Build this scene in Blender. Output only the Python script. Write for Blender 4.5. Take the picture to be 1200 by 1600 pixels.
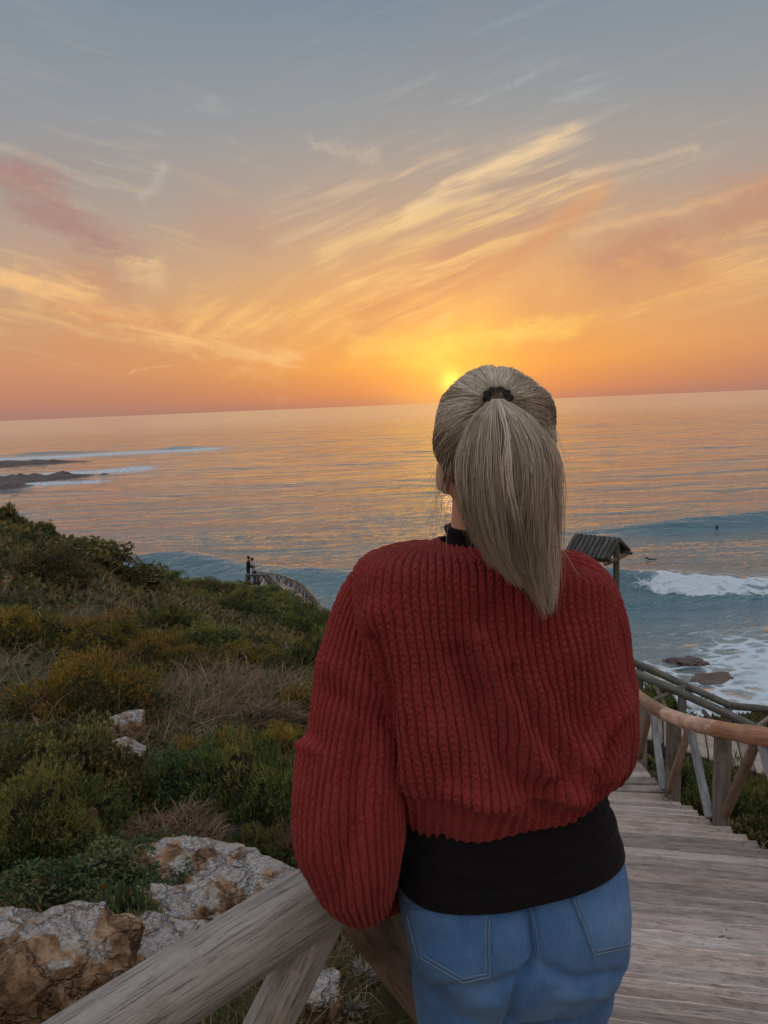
import bpy, bmesh, math, random
import numpy as np
from mathutils import Vector, Matrix, Euler
R = math.radians
rng = np.random.default_rng(7)
random.seed(7)
scene = bpy.context.scene
COL = scene.collection
for _o in list(bpy.data.objects):
    bpy.data.objects.remove(_o)

# ------------------------------------------------------------------ camera
H = 25.0                        # eye height above the sea
F = 0.75                        # focal length / picture height
PITCH, ROLL = 7.92, -2.34
cam_d = bpy.data.cameras.new('camera')
cam_d.sensor_fit = 'VERTICAL'
cam_d.sensor_height = 24.0
cam_d.lens = 24.0 * F
cam_d.clip_start = 0.05
cam_d.clip_end = 200000
cam = bpy.data.objects.new('camera', cam_d)
COL.objects.link(cam)
CAMR = Euler((R(90 - PITCH), 0, 0)).to_matrix() @ Matrix.Rotation(R(ROLL), 3, 'Z')
cam.matrix_world = Matrix.Translation((0, 0, H)) @ CAMR.to_4x4()
scene.camera = cam
CR = np.array(CAMR)

def ray(x, y):
    """direction through a point of the 1200 x 1600 picture"""
    return CR @ np.array([(x - 600) / 1200.0, -(y - 800) / 1200.0, -1.0])
def at_y(x, y, Y):
    d = ray(x, y); t = Y / d[1]
    return np.array([d[0] * t, Y, H + d[2] * t])
def at_z(x, y, z):
    d = ray(x, y); t = (z - H) / d[2]
    return np.array([d[0] * t, d[1] * t, z])
def sky_ae(x, y):
    d = ray(x, y); d = d / np.linalg.norm(d)
    return math.degrees(math.atan2(d[0], d[1])), math.degrees(math.asin(d[2]))
def lin(r, g, b, a=1.0):
    f = lambda c: c / 12.92 if c <= .04045 else ((c + .055) / 1.055) ** 2.4
    return (f(r / 255), f(g / 255), f(b / 255), a)

# ------------------------------------------------------------------ colour management
scene.view_settings.view_transform = 'Standard'
scene.view_settings.look = 'None'
scene.view_settings.exposure = 0.0
scene.view_settings.gamma = 1.0
scene.view_settings.use_curve_mapping = False
scene.render.engine = 'CYCLES'
try:
    scene.cycles.use_denoising = True
    scene.cycles.denoiser = 'OPENIMAGEDENOISE'
except Exception:
    pass
scene.cycles.adaptive_threshold = 0.006
scene.cycles.max_bounces = 6
scene.cycles.diffuse_bounces = 3
scene.cycles.glossy_bounces = 3
scene.cycles.transparent_max_bounces = 6
scene.cycles.sample_clamp_indirect = 6.0

# ------------------------------------------------------------------ dusk sky
SUN_AZ, SUN_EL = sky_ae(706, 597)
world = bpy.data.worlds.new('World')
scene.world = world
world.use_nodes = True
wt = world.node_tree
wt.nodes.clear()

class NT:
    """small helper to write node trees as expressions"""
    def __init__(s, tree): s.t = tree
    def n(s, typ, **kw):
        nd = s.t.nodes.new(typ)
        for k, v in kw.items(): setattr(nd, k, v)
        return nd
    def put(s, sock, v):
        if hasattr(v, 'is_linked') or isinstance(v, bpy.types.NodeSocket): s.t.links.new(v, sock)
        else: sock.default_value = v
    def m(s, op, a, b=None, c=None, clamp=False):
        nd = s.n('ShaderNodeMath', operation=op, use_clamp=clamp)
        s.put(nd.inputs[0], a)
        if b is not None: s.put(nd.inputs[1], b)
        if c is not None: s.put(nd.inputs[2], c)
        return nd.outputs[0]
    def v(s, op, a, b=None, scale=None):
        nd = s.n('ShaderNodeVectorMath', operation=op)
        s.put(nd.inputs[0], a)
        if b is not None: s.put(nd.inputs[1], b)
        if scale is not None: s.put(nd.inputs['Scale'], scale)
        return nd.outputs['Value'] if op in ('DOT_PRODUCT', 'LENGTH', 'DISTANCE') else nd.outputs[0]
    def xyz(s, x, y, z):
        nd = s.n('ShaderNodeCombineXYZ')
        for i, q in enumerate((x, y, z)): s.put(nd.inputs[i], q)
        return nd.outputs[0]
    def sep(s, v):
        nd = s.n('ShaderNodeSeparateXYZ'); s.put(nd.inputs[0], v)
        return nd.outputs
    def noise(s, vec, scale=5, detail=3, rough=.5, dist=0, dim='3D'):
        nd = s.n('ShaderNodeTexNoise', noise_dimensions=dim)
        s.put(nd.inputs['Vector'], vec)
        for k, q in (('Scale', scale), ('Detail', detail), ('Roughness', rough), ('Distortion', dist)):
            s.put(nd.inputs[k], q)
        return nd
    def ramp(s, fac, stops, interp='LINEAR'):
        nd = s.n('ShaderNodeValToRGB'); e = nd.color_ramp.elements
        nd.color_ramp.interpolation = interp
        while len(e) < len(stops): e.new(.5)
        for k, (p, c) in enumerate(stops):
            e[k].position = p
            e[k].color = c if len(c) == 4 else (*c, 1)
        s.put(nd.inputs[0], fac)
        return nd.outputs[0]
    def mix(s, fac, a, b, mode='MIX'):
        nd = s.n('ShaderNodeMix', data_type='RGBA', blend_type=mode)
        s.put(nd.inputs[0], fac)
        s.put(nd.inputs[6], a); s.put(nd.inputs[7], b)
        return nd.outputs[2]
    def rng(s, val, a, b, c=0.0, d=1.0, smooth=False):
        nd = s.n('ShaderNodeMapRange', interpolation_type='SMOOTHSTEP' if smooth else 'LINEAR')
        for k, q in enumerate((val, a, b, c, d)): s.put(nd.inputs[k], q)
        return nd.outputs[0]

W = NT(wt)
_dir = W.v('NORMALIZE', W.n('ShaderNodeTexCoord').outputs['Generated'])
_dx, _dy, _dz = W.sep(_dir)
RAD = 57.29578
az = W.m('MULTIPLY', W.m('ARCTAN2', _dx, _dy), RAD)
el = W.m('MULTIPLY', W.m('ARCSINE', _dz), RAD)
# clear-air gradient, away from and towards the sunset
def stops(L): return [(p / 60.0, lin(*c)) for p, c in L]
elf = W.m('DIVIDE', W.m('MAXIMUM', el, 0.0), 60.0, clamp=True)
away = W.ramp(elf, stops([(0, (168, 126, 114)), (1.2, (184, 130, 108)), (3.5, (204, 146, 110)), (7, (204, 160, 122)), (10.5, (188, 162, 140)),
                          (14.5, (164, 157, 152)), (20, (146, 151, 156)), (27, (126, 141, 154)), (36, (142, 158, 178)), (60, (234, 239, 248))]))
sunny = W.ramp(elf, stops([(0, (196, 128, 98)), (.9, (226, 142, 84)), (2.8, (250, 168, 78)), (6, (243, 176, 100)), (9.5, (226, 172, 118)),
                           (13.5, (194, 164, 138)), (19, (158, 157, 156)), (26, (126, 142, 156)), (36, (142, 158, 178)), (60, (234, 239, 248))]))
daz = W.m('SUBTRACT', az, SUN_AZ)
toward = W.m('EXPONENT', W.m('MULTIPLY', W.m('POWER', W.m('DIVIDE', daz, 19.0), 2.0), -1.0))
sky = W.mix(toward, away, sunny)
# the sky behind the viewer, opposite the sunset: pale and even
behind = W.rng(_dy, .25, -.65, smooth=True)
sky = W.mix(W.m('MULTIPLY', behind, W.rng(el, 4.0, 32.0, smooth=True)), sky, lin(222, 222, 226))
# cirrus sheet seen in perspective: streaks run together far away
dzz = W.m('ADD', W.m('MAXIMUM', _dz, 0.0), 0.10)
cu, cv = W.m('DIVIDE', _dx, dzz), W.m('DIVIDE', _dy, dzz)
STR = R(-12)
su = W.m('ADD', W.m('MULTIPLY', cu, math.sin(STR)), W.m('MULTIPLY', cv, math.cos(STR)))     # along the streaks
sv = W.m('SUBTRACT', W.m('MULTIPLY', cu, math.cos(STR)), W.m('MULTIPLY', cv, math.sin(STR)))  # across
veil = W.noise(W.xyz(W.m('MULTIPLY', su, .22), W.m('MULTIPLY', sv, .75), 0.0), 1.0, 3, .55, dim='2D').outputs[0]
def fan(deg, bend, lo, hi, seed):
    """long curved filaments lying at an angle across the sky"""
    c_, s_ = math.cos(R(deg)), math.sin(R(deg))
    u_ = W.m('ADD', W.m('MULTIPLY', az, c_), W.m('MULTIPLY', el, s_))
    v_ = W.m('SUBTRACT', W.m('MULTIPLY', el, c_), W.m('MULTIPLY', az, s_))
    v_ = W.m('ADD', v_, W.m('MULTIPLY', W.m('MULTIPLY', u_, u_), bend))
    v_ = W.m('ADD', v_, W.m('MULTIPLY', veil, 3.0))
    return W.noise(W.xyz(W.m('MULTIPLY', u_, lo), W.m('ADD', W.m('MULTIPLY', v_, hi), seed), 0.0), 1.0, 5, .60, .25, dim='2D').outputs[0]
fanR = fan(24, .006, .085, .95, 3.0)
fanL = fan(-24, .004, .085, .85, 11.0)
side = W.rng(az, -13.0, -2.0, smooth=True)
fanM = W.m('ADD', W.m('MULTIPLY', fanR, side), W.m('MULTIPLY', fanL, W.m('SUBTRACT', 1.0, side)))
low = W.rng(el, 1.0, 9.0, smooth=True)               # thin out in the haze over the sea
bright_c = W.ramp(elf, stops([(0, (244, 180, 110)), (7, (252, 202, 126)), (13, (242, 206, 152)), (20, (206, 192, 172)), (30, (168, 172, 176)), (60, (150, 160, 172))]))
dark_c = W.ramp(elf, stops([(0, (206, 128, 90)), (6, (222, 150, 98)), (12, (188, 145, 124)), (18, (160, 146, 142)), (30, (132, 142, 152)), (60, (124, 138, 154))]))
f_b = W.m('MULTIPLY', W.rng(fanM, .50, .72, smooth=True), W.rng(veil, .30, .55))
f_d = W.m('MULTIPLY', W.rng(veil, .50, .68, smooth=True), W.m('MULTIPLY', low, W.rng(fanM, .60, .40)))
sky = W.mix(W.m('MULTIPLY', f_d, .75), sky, dark_c)
sky = W.mix(W.m('MULTIPLY', W.m('MULTIPLY', f_b, low), W.rng(el, 9, 20, .42, .11)), sky, bright_c)

# single clouds of this evening, as soft strokes over the sheet
rough_n = W.noise(W.xyz(W.m('MULTIPLY', az, .17), W.m('MULTIPLY', el, .32), 0.0), 1.0, 5, .72, dim='2D').outputs['Color']
P0 = W.xyz(az, el, 0.0)
dev = W.v('SUBTRACT', rough_n, (.5, .5, .5))
P_soft = W.v('MULTIPLY', W.v('ADD', P0, W.v('SCALE', dev, scale=5.5)), (1, 1, 0))
P_fine = W.v('MULTIPLY', W.v('ADD', P0, W.v('SCALE', dev, scale=1.6)), (1, 1, 0))
def strokes(pts, width, P):
    out = None
    for a, b in zip(pts[:-1], pts[1:]):
        A = np.array([*sky_ae(*a), 0]); B = np.array([*sky_ae(*b), 0]); D = B - A
        k = D / (D @ D)
        t = W.m('SUBTRACT', W.v('DOT_PRODUCT', P, tuple(k)), float(A @ k), clamp=True)
        q = W.v('MULTIPLY_ADD', W.xyz(t, t, 0.0), tuple(D))
        q.node.inputs[2].default_value = tuple(A)
        d = W.v('DISTANCE', P, q)
        out = d if out is None else W.m('MINIMUM', out, d)
    e = W.m('MULTIPLY', W.m('MULTIPLY', out, out), -1.0 / width ** 2)
    return W.m('EXPONENT', e)
fibR, fibL = W.rng(fanR, .38, .72, 0, .82, smooth=True), W.rng(fanL, .36, .74, 0, .75, smooth=True)
fibs = W.rng(W.sep(rough_n)[2], .25, .72, .35, 1.0)
CL = [  # (points, width deg, amount, colour, soft?, filaments: 0 puffy, 1 rising to the right, 2 falling to the right)
    ([(-60, 255), (60, 298), (200, 408)], 1.35, .95, (172, 134, 124), 1, 0),
    ([(190, 410), (250, 430)], 1.0, .95, (250, 206, 142), 1, 2),
    ([(190, 410), (250, 430)], .8, .5, (246, 204, 146), 1, 0),
    ([(-40, 405), (200, 500), (440, 575)], 1.1, .95, (252, 198, 130), 1, 2),
    ([(-40, 405), (200, 500), (440, 575)], .7, .35, (250, 196, 130), 1, 0),
    ([(225, 305), (240, 292), (254, 266)], .34, .32, (222, 206, 184), 0, 0),
    ([(505, 226), (580, 240)], .50, .28, (228, 206, 174), 1, 0),
    ([(330, 345), (400, 365)], 1.7, .55, (190, 150, 130), 1, 0),
    ([(640, 326), (700, 290), (895, 208)], .75, .66, (246, 214, 168), 0, 1),
    ([(640, 326), (700, 290), (870, 222)], .22, .55, (252, 216, 160), 0, 0),
    ([(700, 300), (905, 234)], 1.0, .6, (242, 206, 160), 0, 1),
    ([(440, 350), (700, 262)], 1.2, .8, (230, 196, 160), 0, 1),
    ([(520, 396), (640, 352), (920, 278)], 1.2, .8, (252, 210, 144), 0, 1),
    ([(560, 430), (800, 350)], 1.1, .7, (254, 208, 132), 0, 1),
    ([(900, 270), (1090, 230)], .26, .45, (240, 206, 166), 0, 0),
    ([(900, 366), (990, 345), (1260, 270)], .32, .55, (248, 204, 148), 0, 0),
    ([(560, 520), (700, 462), (830, 385), (940, 300)], .95, .75, (220, 154, 106), 0, 0),
    ([(960, 415), (1260, 290)], 2.2, .95, (196, 142, 114), 1, 0),
    ([(1000, 470), (1260, 380)], 1.6, .8, (250, 194, 122), 1, 1),
    ([(820, 478), (1100, 425)], 1.3, .65, (220, 158, 104), 1, 0),
    ([(720, 145), (820, 126), (940, 128)], .9, .5, (182, 186, 186), 1, 1),
    ([(240, 198), (330, 190)], 1.0, .6, (182, 180, 176), 1, 2),
    ([(200, 583), (262, 570)], .05, .6, (244, 184, 140), 0, 0),
    ([(300, 500), (680, 478)], 1.2, .75, (255, 200, 120), 1, 1),
    ([(560, 548), (720, 535), (900, 515)], 1.0, .6, (255, 208, 104), 1, 0),
]
sky_plain = sky
for pts, wd, amt, c, soft, fb in CL:
    s_ = strokes(pts, wd, P_soft if soft else P_fine)
    s_ = W.m('MULTIPLY', s_, (fibs, fibR, fibL)[fb])
    sky = W.mix(W.m('MULTIPLY', s_, amt, clamp=True), sky, lin(*c))
# glow of the sun low behind thin cloud
sd = (math.sin(R(SUN_AZ)) * math.cos(R(SUN_EL)), math.cos(R(SUN_AZ)) * math.cos(R(SUN_EL)), math.sin(R(SUN_EL)))
ang = W.m('MULTIPLY', W.m('ARCCOSINE', W.m('MINIMUM', W.v('DOT_PRODUCT', _dir, sd), 1.0)), RAD)
def glow(width, amount, c):
    g = W.m('MULTIPLY', W.m('EXPONENT', W.m('MULTIPLY', W.m('POWER', W.m('DIVIDE', ang, width), 2.0), -1.0)), amount)
    return W.v('SCALE', lin(*c)[:3], scale=g)
wo = W.n('ShaderNodeOutputWorld')
bgs = []
for col_ in (sky_plain, sky):       # the strokes are only worked out for the part of the sky that holds them
    for wd, amt, c in ((10.0, .12, (255, 170, 50)), (4.2, .34, (255, 205, 50)), (.8, 1.0, (255, 190, 80))):
        col_ = W.mix(1.0, col_, glow(wd, amt, c), 'ADD')
    bg = W.n('ShaderNodeBackground')
    W.put(bg.inputs['Color'], col_)
    bg.inputs['Strength'].default_value = 1.0
    bgs.append(bg)
zone = W.m('MULTIPLY', W.m('MULTIPLY', W.m('LESS_THAN', W.m('ABSOLUTE', az), 44.0), W.m('LESS_THAN', el, 36.0)), W.m('GREATER_THAN', el, -.5))
mx = W.n('ShaderNodeMixShader')
W.put(mx.inputs[0], zone)
wt.links.new(bgs[0].outputs[0], mx.inputs[1]); wt.links.new(bgs[1].outputs[0], mx.inputs[2])
wt.links.new(mx.outputs[0], wo.inputs[0])
try:
    world.cycles.sampling_method = 'MANUAL'; world.cycles.sample_map_resolution = 512
except Exception:
    pass

sun_d = bpy.data.lights.new('sun', 'SUN')
sun_d.energy = 0.002
sun_d.angle = R(1.5)
sun_d.color = (1.0, .55, .25)
sun = bpy.data.objects.new('sun', sun_d)
COL.objects.link(sun)
sun.rotation_euler = (R(90 - max(SUN_EL, 2.0)), 0, R(180 - SUN_AZ))
sun.location = (10, 60, 60)

# ------------------------------------------------------------------ mesh helpers
def np_mesh(name, V, quads=None, tris=None, smooth=True):
    me = bpy.data.meshes.new(name)
    V = np.ascontiguousarray(V, dtype=np.float32)
    nq = 0 if quads is None else len(quads); nt = 0 if tris is None else len(tris)
    loops = []
    if nq: loops.append(np.asarray(quads, dtype=np.int32).ravel())
    if nt: loops.append(np.asarray(tris, dtype=np.int32).ravel())
    L = np.concatenate(loops)
    me.vertices.add(len(V)); me.vertices.foreach_set('co', V.ravel())
    me.loops.add(len(L)); me.loops.foreach_set('vertex_index', L)
    me.polygons.add(nq + nt)
    starts = np.concatenate([np.arange(nq) * 4, nq * 4 + np.arange(nt) * 3]).astype(np.int32)
    me.polygons.foreach_set('loop_start', starts)
    if smooth: me.polygons.foreach_set('use_smooth', np.ones(nq + nt, dtype=bool))
    me.update(calc_edges=True)
    me.validate()
    return me
def attr(me, name, vals):
    a = me.attributes.new(name, 'FLOAT', 'POINT')
    a.data.foreach_set('value', np.ascontiguousarray(vals, dtype=np.float32))
def attr_col(me, name, vals):
    a = me.attributes.new(name, 'FLOAT_COLOR', 'POINT')
    v = np.ones((len(vals), 4), dtype=np.float32); v[:, :3] = vals
    a.data.foreach_set('color', v.ravel())
def obj(name, me, mat=None, parent=None, loc=None, rot=None):
    o = bpy.data.objects.new(name, me)
    COL.objects.link(o)
    if mat is not None and me is not None and len(me.materials) == 0: me.materials.append(mat)
    if parent is not None: o.parent = parent
    if loc is not None: o.location = loc
    if rot is not None: o.rotation_euler = rot
    return o
def tag(o, label=None, cat=None, group=None, kind=None):
    if label: o['label'] = label
    if cat: o['category'] = cat
    if group: o['group'] = group
    if kind: o['kind'] = kind
    return o
def empty(name, loc=(0, 0, 0), rz=0):
    e = bpy.data.objects.new(name, None); COL.objects.link(e)
    e.location = loc; e.rotation_euler = (0, 0, rz); e.empty_display_size = .1
    return e
def grid_quads(nr, nc, wrap=False):
    i = np.arange(nr - 1)[:, None]; j = np.arange(nc if wrap else nc - 1)[None, :]
    j2 = (j + 1) % nc
    return np.stack([i * nc + j, i * nc + j2, (i + 1) * nc + j2, (i + 1) * nc + j], -1).reshape(-1, 4)
def interp(x, xs, ys): return np.interp(x, xs, ys)
def smooth01(x): x = np.clip(x, 0, 1); return x * x * (3 - 2 * x)

# value noise in numpy (2D and 3D), cheap and repeatable
_perm = rng.permutation(4096); _vals = rng.random(4096) * 2 - 1
def _h(i, j, k=0): return _vals[_perm[(_perm[(_perm[i & 4095] + j) & 4095] + k) & 4095]]
def vnoise2(x, y):
    x = np.asarray(x, float); y = np.asarray(y, float)
    i = np.floor(x).astype(int); j = np.floor(y).astype(int); u = smooth01(x - i); w = smooth01(y - j)
    return (_h(i, j) * (1 - u) + _h(i + 1, j) * u) * (1 - w) + (_h(i, j + 1) * (1 - u) + _h(i + 1, j + 1) * u) * w
def vnoise3(x, y, z):
    k = np.floor(z).astype(int); t = smooth01(z - k)
    i = np.floor(x).astype(int); j = np.floor(y).astype(int); u = smooth01(x - i); w = smooth01(y - j)
    def lay(k): return (_h(i, j, k) * (1 - u) + _h(i + 1, j, k) * u) * (1 - w) + (_h(i, j + 1, k) * (1 - u) + _h(i + 1, j + 1, k) * u) * w
    return lay(k) * (1 - t) + lay(k + 1) * t
def fbm2(x, y, oct=4, gain=.5):
    s = 0; a = 1
    for o in range(oct):
        s = s + a * vnoise2(x * 2 ** o + 17 * o, y * 2 ** o + 5 * o); a *= gain
    return s
def fbm3(x, y, z, oct=4, gain=.5):
    s = 0; a = 1
    for o in range(oct):
        s = s + a * vnoise3(x * 2 ** o + 17 * o, y * 2 ** o + 5 * o, z * 2 ** o + 9 * o); a *= gain
    return s

# ------------------------------------------------------------------ materials
def new_mat(name):
    m = bpy.data.materials.new(name); m.use_nodes = True
    t = m.node_tree; t.nodes.clear()
    n = NT(t)
    b = n.n('ShaderNodeBsdfPrincipled'); o = n.n('ShaderNodeOutputMaterial')
    t.links.new(b.outputs[0], o.inputs[0])
    return m, n, b, o
def bump(n, b, height, strength=.5, dist=.01, normal=None):
    nd = n.n('ShaderNodeBump'); nd.inputs['Strength'].default_value = strength
    nd.inputs['Distance'].default_value = dist
    n.put(nd.inputs['Height'], height)
    if normal is not None: n.put(nd.inputs['Normal'], normal)
    n.t.links.new(nd.outputs[0], b.inputs['Normal'])
    return nd.outputs[0]

def wood_mat(name, axis, c_dark, c_mid, c_light, tint=None, scale=1.0, crack=.55, lit_edge=False):
    m, n, b, o = new_mat(name)
    tc = n.n('ShaderNodeTexCoord').outputs['Object']
    rnd = n.n('ShaderNodeObjectInfo').outputs['Random']
    off = n.xyz(n.m('MULTIPLY', rnd, 37.0), n.m('MULTIPLY', rnd, 91.0), n.m('MULTIPLY', rnd, 53.0))
    p = n.v('ADD', tc, off)
    lo, hi = (.7 if scale > 1 else 1.1), 11.0 * scale
    sc = (lo, hi, hi) if axis == 'X' else (hi, hi, lo)
    # wavering grain with knots
    wv = n.v('SCALE', n.v('SUBTRACT', n.noise(p, 2.4 * scale, 2, .5).outputs['Color'], (.5, .5, .5)), scale=(.05 if axis == 'X' else .018) / scale)
    g1 = n.noise(n.v('MULTIPLY', n.v('ADD', p, wv), sc), 3.0, 5, .62).outputs[0]
    g2 = n.noise(n.v('MULTIPLY', n.v('ADD', p, wv), tuple(q * 3.1 for q in sc)), 4.0, 4, .7).outputs[0]
    blot = n.noise(p, 3.0 * scale, 4, .62).outputs[0]
    grime = n.noise(p, 9.0 * scale, 5, .7).outputs[0]
    c = n.ramp(g1, [(.28, c_dark), (.48, c_mid), (.74, c_light)])
    c = n.mix(n.m('MULTIPLY', n.rng(g2, .58, .70), crack), c, tuple(q * .28 for q in c_dark[:3]) + (1,))
    c = n.mix(n.m('MULTIPLY', n.rng(blot, .52, .72, smooth=True), .55), c, tuple(q * .55 for q in c_dark[:3]) + (1,))
    if tint is not None:
        c = n.mix(n.m('MULTIPLY', n.rng(grime, .50, .66, smooth=True), .6), c, tint)
    if lit_edge:      # sky glow on the front edge painted pale; darker towards the back
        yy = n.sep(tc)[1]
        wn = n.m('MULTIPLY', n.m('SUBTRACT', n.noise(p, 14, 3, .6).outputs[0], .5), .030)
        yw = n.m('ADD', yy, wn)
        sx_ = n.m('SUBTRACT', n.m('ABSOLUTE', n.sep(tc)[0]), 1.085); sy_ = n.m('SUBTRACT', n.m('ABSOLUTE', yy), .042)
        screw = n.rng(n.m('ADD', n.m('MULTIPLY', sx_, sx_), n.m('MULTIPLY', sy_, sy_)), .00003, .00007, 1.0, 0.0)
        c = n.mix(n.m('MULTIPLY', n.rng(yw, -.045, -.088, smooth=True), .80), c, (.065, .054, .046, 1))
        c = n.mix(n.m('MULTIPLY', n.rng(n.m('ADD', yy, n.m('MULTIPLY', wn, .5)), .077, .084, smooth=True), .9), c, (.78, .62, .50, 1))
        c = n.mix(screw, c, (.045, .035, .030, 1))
    val = n.rng(rnd, 0, 1, .60, 1.22)
    hs = n.n('ShaderNodeHueSaturation'); n.put(hs.inputs['Color'], c); n.put(hs.inputs['Value'], val)
    n.put(hs.inputs['Saturation'], n.rng(n.m('FRACT', n.m('MULTIPLY', rnd, 7.3)), 0, 1, .8, 1.15))
    n.t.links.new(hs.outputs[0], b.inputs['Base Color'])
    b.inputs['Roughness'].default_value = .82
    b.inputs['Specular IOR Level'].default_value = .25
    hgt = n.m('SUBTRACT', n.m('MULTIPLY', g1, .5), n.m('MULTIPLY', n.rng(g2, .56, .72), .8))
    bump(n, b, hgt, .75, .006)
    return m
M = {}
M['plank'] = wood_mat('weathered_planks', 'X', (.235, .185, .158, 1), (.385, .315, .280, 1), (.50, .420, .38, 1), tint=(.30, .22, .185, 1), crack=.45, lit_edge=True)
M['log'] = wood_mat('weathered_log', 'Z', (.130, .112, .098, 1), (.28, .245, .212, 1), (.40, .355, .31, 1), tint=(.29, .225, .17, 1), crack=.8)
M['log_near'] = wood_mat('weathered_rail', 'Z', (.185, .165, .148, 1), (.310, .282, .252, 1), (.41, .375, .34, 1), tint=(.25, .205, .17, 1), crack=.55, scale=1.7)
M['log_post'] = wood_mat('brown_grey_post', 'Z', (.085, .070, .058, 1), (.185, .155, .128, 1), (.27, .23, .19, 1), tint=(.20, .145, .10, 1), crack=.7)
M['log_roof'] = wood_mat('dark_roof_slat', 'Z', (.040, .040, .038, 1), (.090, .088, .082, 1), (.15, .145, .135, 1))
M['log_warm'] = wood_mat('bare_reddish_log', 'Z', (.30, .165, .10, 1), (.52, .29, .185, 1), (.64, .40, .27, 1), tint=(.36, .19, .12, 1), crack=.7)
M['log_dark'] = wood_mat('damp_log', 'Z', (.055, .055, .050, 1), (.13, .125, .11, 1), (.20, .19, .17, 1), tint=(.12, .12, .08, 1))
M['log_blue'] = wood_mat('silvered_log', 'Z', (.14, .145, .155, 1), (.25, .26, .275, 1), (.35, .36, .38, 1), tint=(.20, .165, .135, 1))
M['log_brown'] = wood_mat('brown_log', 'Z', (.14, .085, .055, 1), (.27, .175, .12, 1), (.36, .25, .18, 1))
M['plank_far'] = wood_mat('pale_planks', 'X', (.24, .19, .16, 1), (.40, .325, .28, 1), (.52, .44, .38, 1))

# ------------------------------------------------------------------ sea
def breaker_line(i, X):
    """forward distance of the crest of wave i at sideways distance X"""
    if i == 0: return np.interp(X, [-120, -43, -25, -10, -6, 31, 38, 46, 120], [160, 126, 119, 111.5, 109.5, 97, 95, 93.5, 86]) + .8 * np.sin(X * .12 + .6) + .4 * np.sin(X * .31)
    if i == 1: return 142.0 + (X - 46) * .10 + 1.0 * np.sin(X * .075) + .5 * np.sin(X * .19 + 1)
    return 520 + X * .1
def sea_build():
    azs = R(1) * np.concatenate([np.linspace(-70, -36, 25), np.linspace(-35.8, 36.0, 240), np.linspace(36.6, 75, 25)])
    ys = [38.0]
    while ys[-1] < 60000:
        y = ys[-1]
        k = .0062 if y < 86 else .0032 if y < 128 else .0055 if y < 137 else .0032 if y < 153 else .0065 if y < 700 else .03 if y < 3000 else .12
        ys.append(y * (1 + k))
    ys = np.array(ys)
    Yg, A = np.meshgrid(ys, azs, indexing='ij')
    X = Yg * np.tan(A)
    Y = Yg.copy()
    Z = np.zeros_like(X)
    r2 = np.random.default_rng(3)
    cell = np.gradient(ys)[:, None]
    # wind sea and swell (crests roughly parallel to the shore)
    for lam, amp, n in ((48, .30, 3), (22, .16, 4), (11, .10, 6), (6, .065, 8), (3.4, .04, 10)):
        for q in range(n):
            th = R(90) + r2.normal(0, .34 if lam > 15 else .55)
            kx, ky = math.cos(th), math.sin(th)
            L = lam * r2.uniform(.75, 1.3); ph = r2.uniform(0, 6.28)
            fade = np.clip((L / np.maximum(cell, .01) - 3) / 4, 0, 1)
            mod = .6 + .6 * vnoise2(X / (L * 3) + q * 9, Y / (L * 2.2) + lam)
            s = np.sin((kx * X + ky * Y) * 2 * math.pi / L + ph)
            Z += amp / math.sqrt(n) * fade * mod * (1 - np.abs(s)) * 1.4 if lam < 12 else amp / math.sqrt(n) * fade * mod * s
    foam = np.zeros_like(X)
    # breakers
    for i, (amp, fw, bw) in enumerate(((3.0, np.interp(X, [-45, -5, 25, 40], [4.4, 5.2, 3.0, 2.4]), 9.0), (2.7, 3.6, 9.0))):
        yc = breaker_line(i, X)
        d = Y - yc
        along = .75 + .35 * vnoise2(X / 17 + 5, X * 0 + i * 3.3)
        if i == 0: along = along * (1 - .25 * smooth01((X - 20) / 15))
        if i == 1: along = along * (.12 + .88 * smooth01((X - 34) / 26))
        prof = np.where(d < 0, np.exp(-(np.abs(d) / fw) ** 2), np.exp(-(np.abs(d) / bw) ** 1.6))
        Z += amp * along * prof - .25 * along * np.exp(-((d + fw * 2.4) / (fw * 1.4)) ** 2)
        if i == 0:
            br = smooth01((X - 29) / 5) * (.86 + .3 * vnoise2(X / 4, X * 0))
            n1 = fbm2(X / 1.6, Y / 1.3, 3)
            face = np.exp(-((d + 1.2) / 2.4) ** 2)
            foam = np.maximum(foam, br * smooth01((face + .16 * n1 - .38) * 3.2))
            foam = np.maximum(foam, br * .55 * np.exp(-(np.maximum(d - 1, 0) / 7) ** 2) * (d > 0))
            Z += br * face * (.35 * n1 + .25)
            foam = np.maximum(foam, .22 * (1 - br) * np.exp(-((d + 7.5) / 4.0) ** 2))
    # spent foam over the rocky shore at the right
    shore = 58 - .12 * (X - 26)
    wash = smooth01((82 - .05 * X - Y + 9 * fbm2(X / 9, Y / 9, 3)) / 26) * smooth01((X - 2) / 16)
    foam = np.maximum(foam, wash * .90)
    # surf round the far reef at the left
    s1 = np.exp(-((Y - 515 - .2 * (X + 180)) / 34) ** 2) * smooth01((-95 - X + 26 * fbm2(X / 40, Y / 30, 2)) / 40)
    s2 = np.exp(-((Y - 350 - .35 * (X + 140)) / 26) ** 2) * smooth01((-98 - X + 12 * fbm2(X / 20, Y / 14, 2)) / 20)
    s3 = np.exp(-((Y - 297) / 14) ** 2) * smooth01((-100 - X) / 12)
    foam = np.maximum(foam, np.maximum(.85 * s1, np.maximum(.8 * s2, .8 * s3)))
    # a small far breaker there
    yc = 560 + .08 * (X + 130)
    Z += 2.6 * np.exp(-((Y - yc) / np.where(Y < yc, 6., 16.)) ** 2) * smooth01((-112 - X) / 40) * .6 * (.7 + .5 * vnoise2(X / 35, X * 0 + 2))
    V = np.stack([X, Y, Z], -1).reshape(-1, 3)
    me = np_mesh('sea', V, grid_quads(len(ys), len(azs)))
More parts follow.
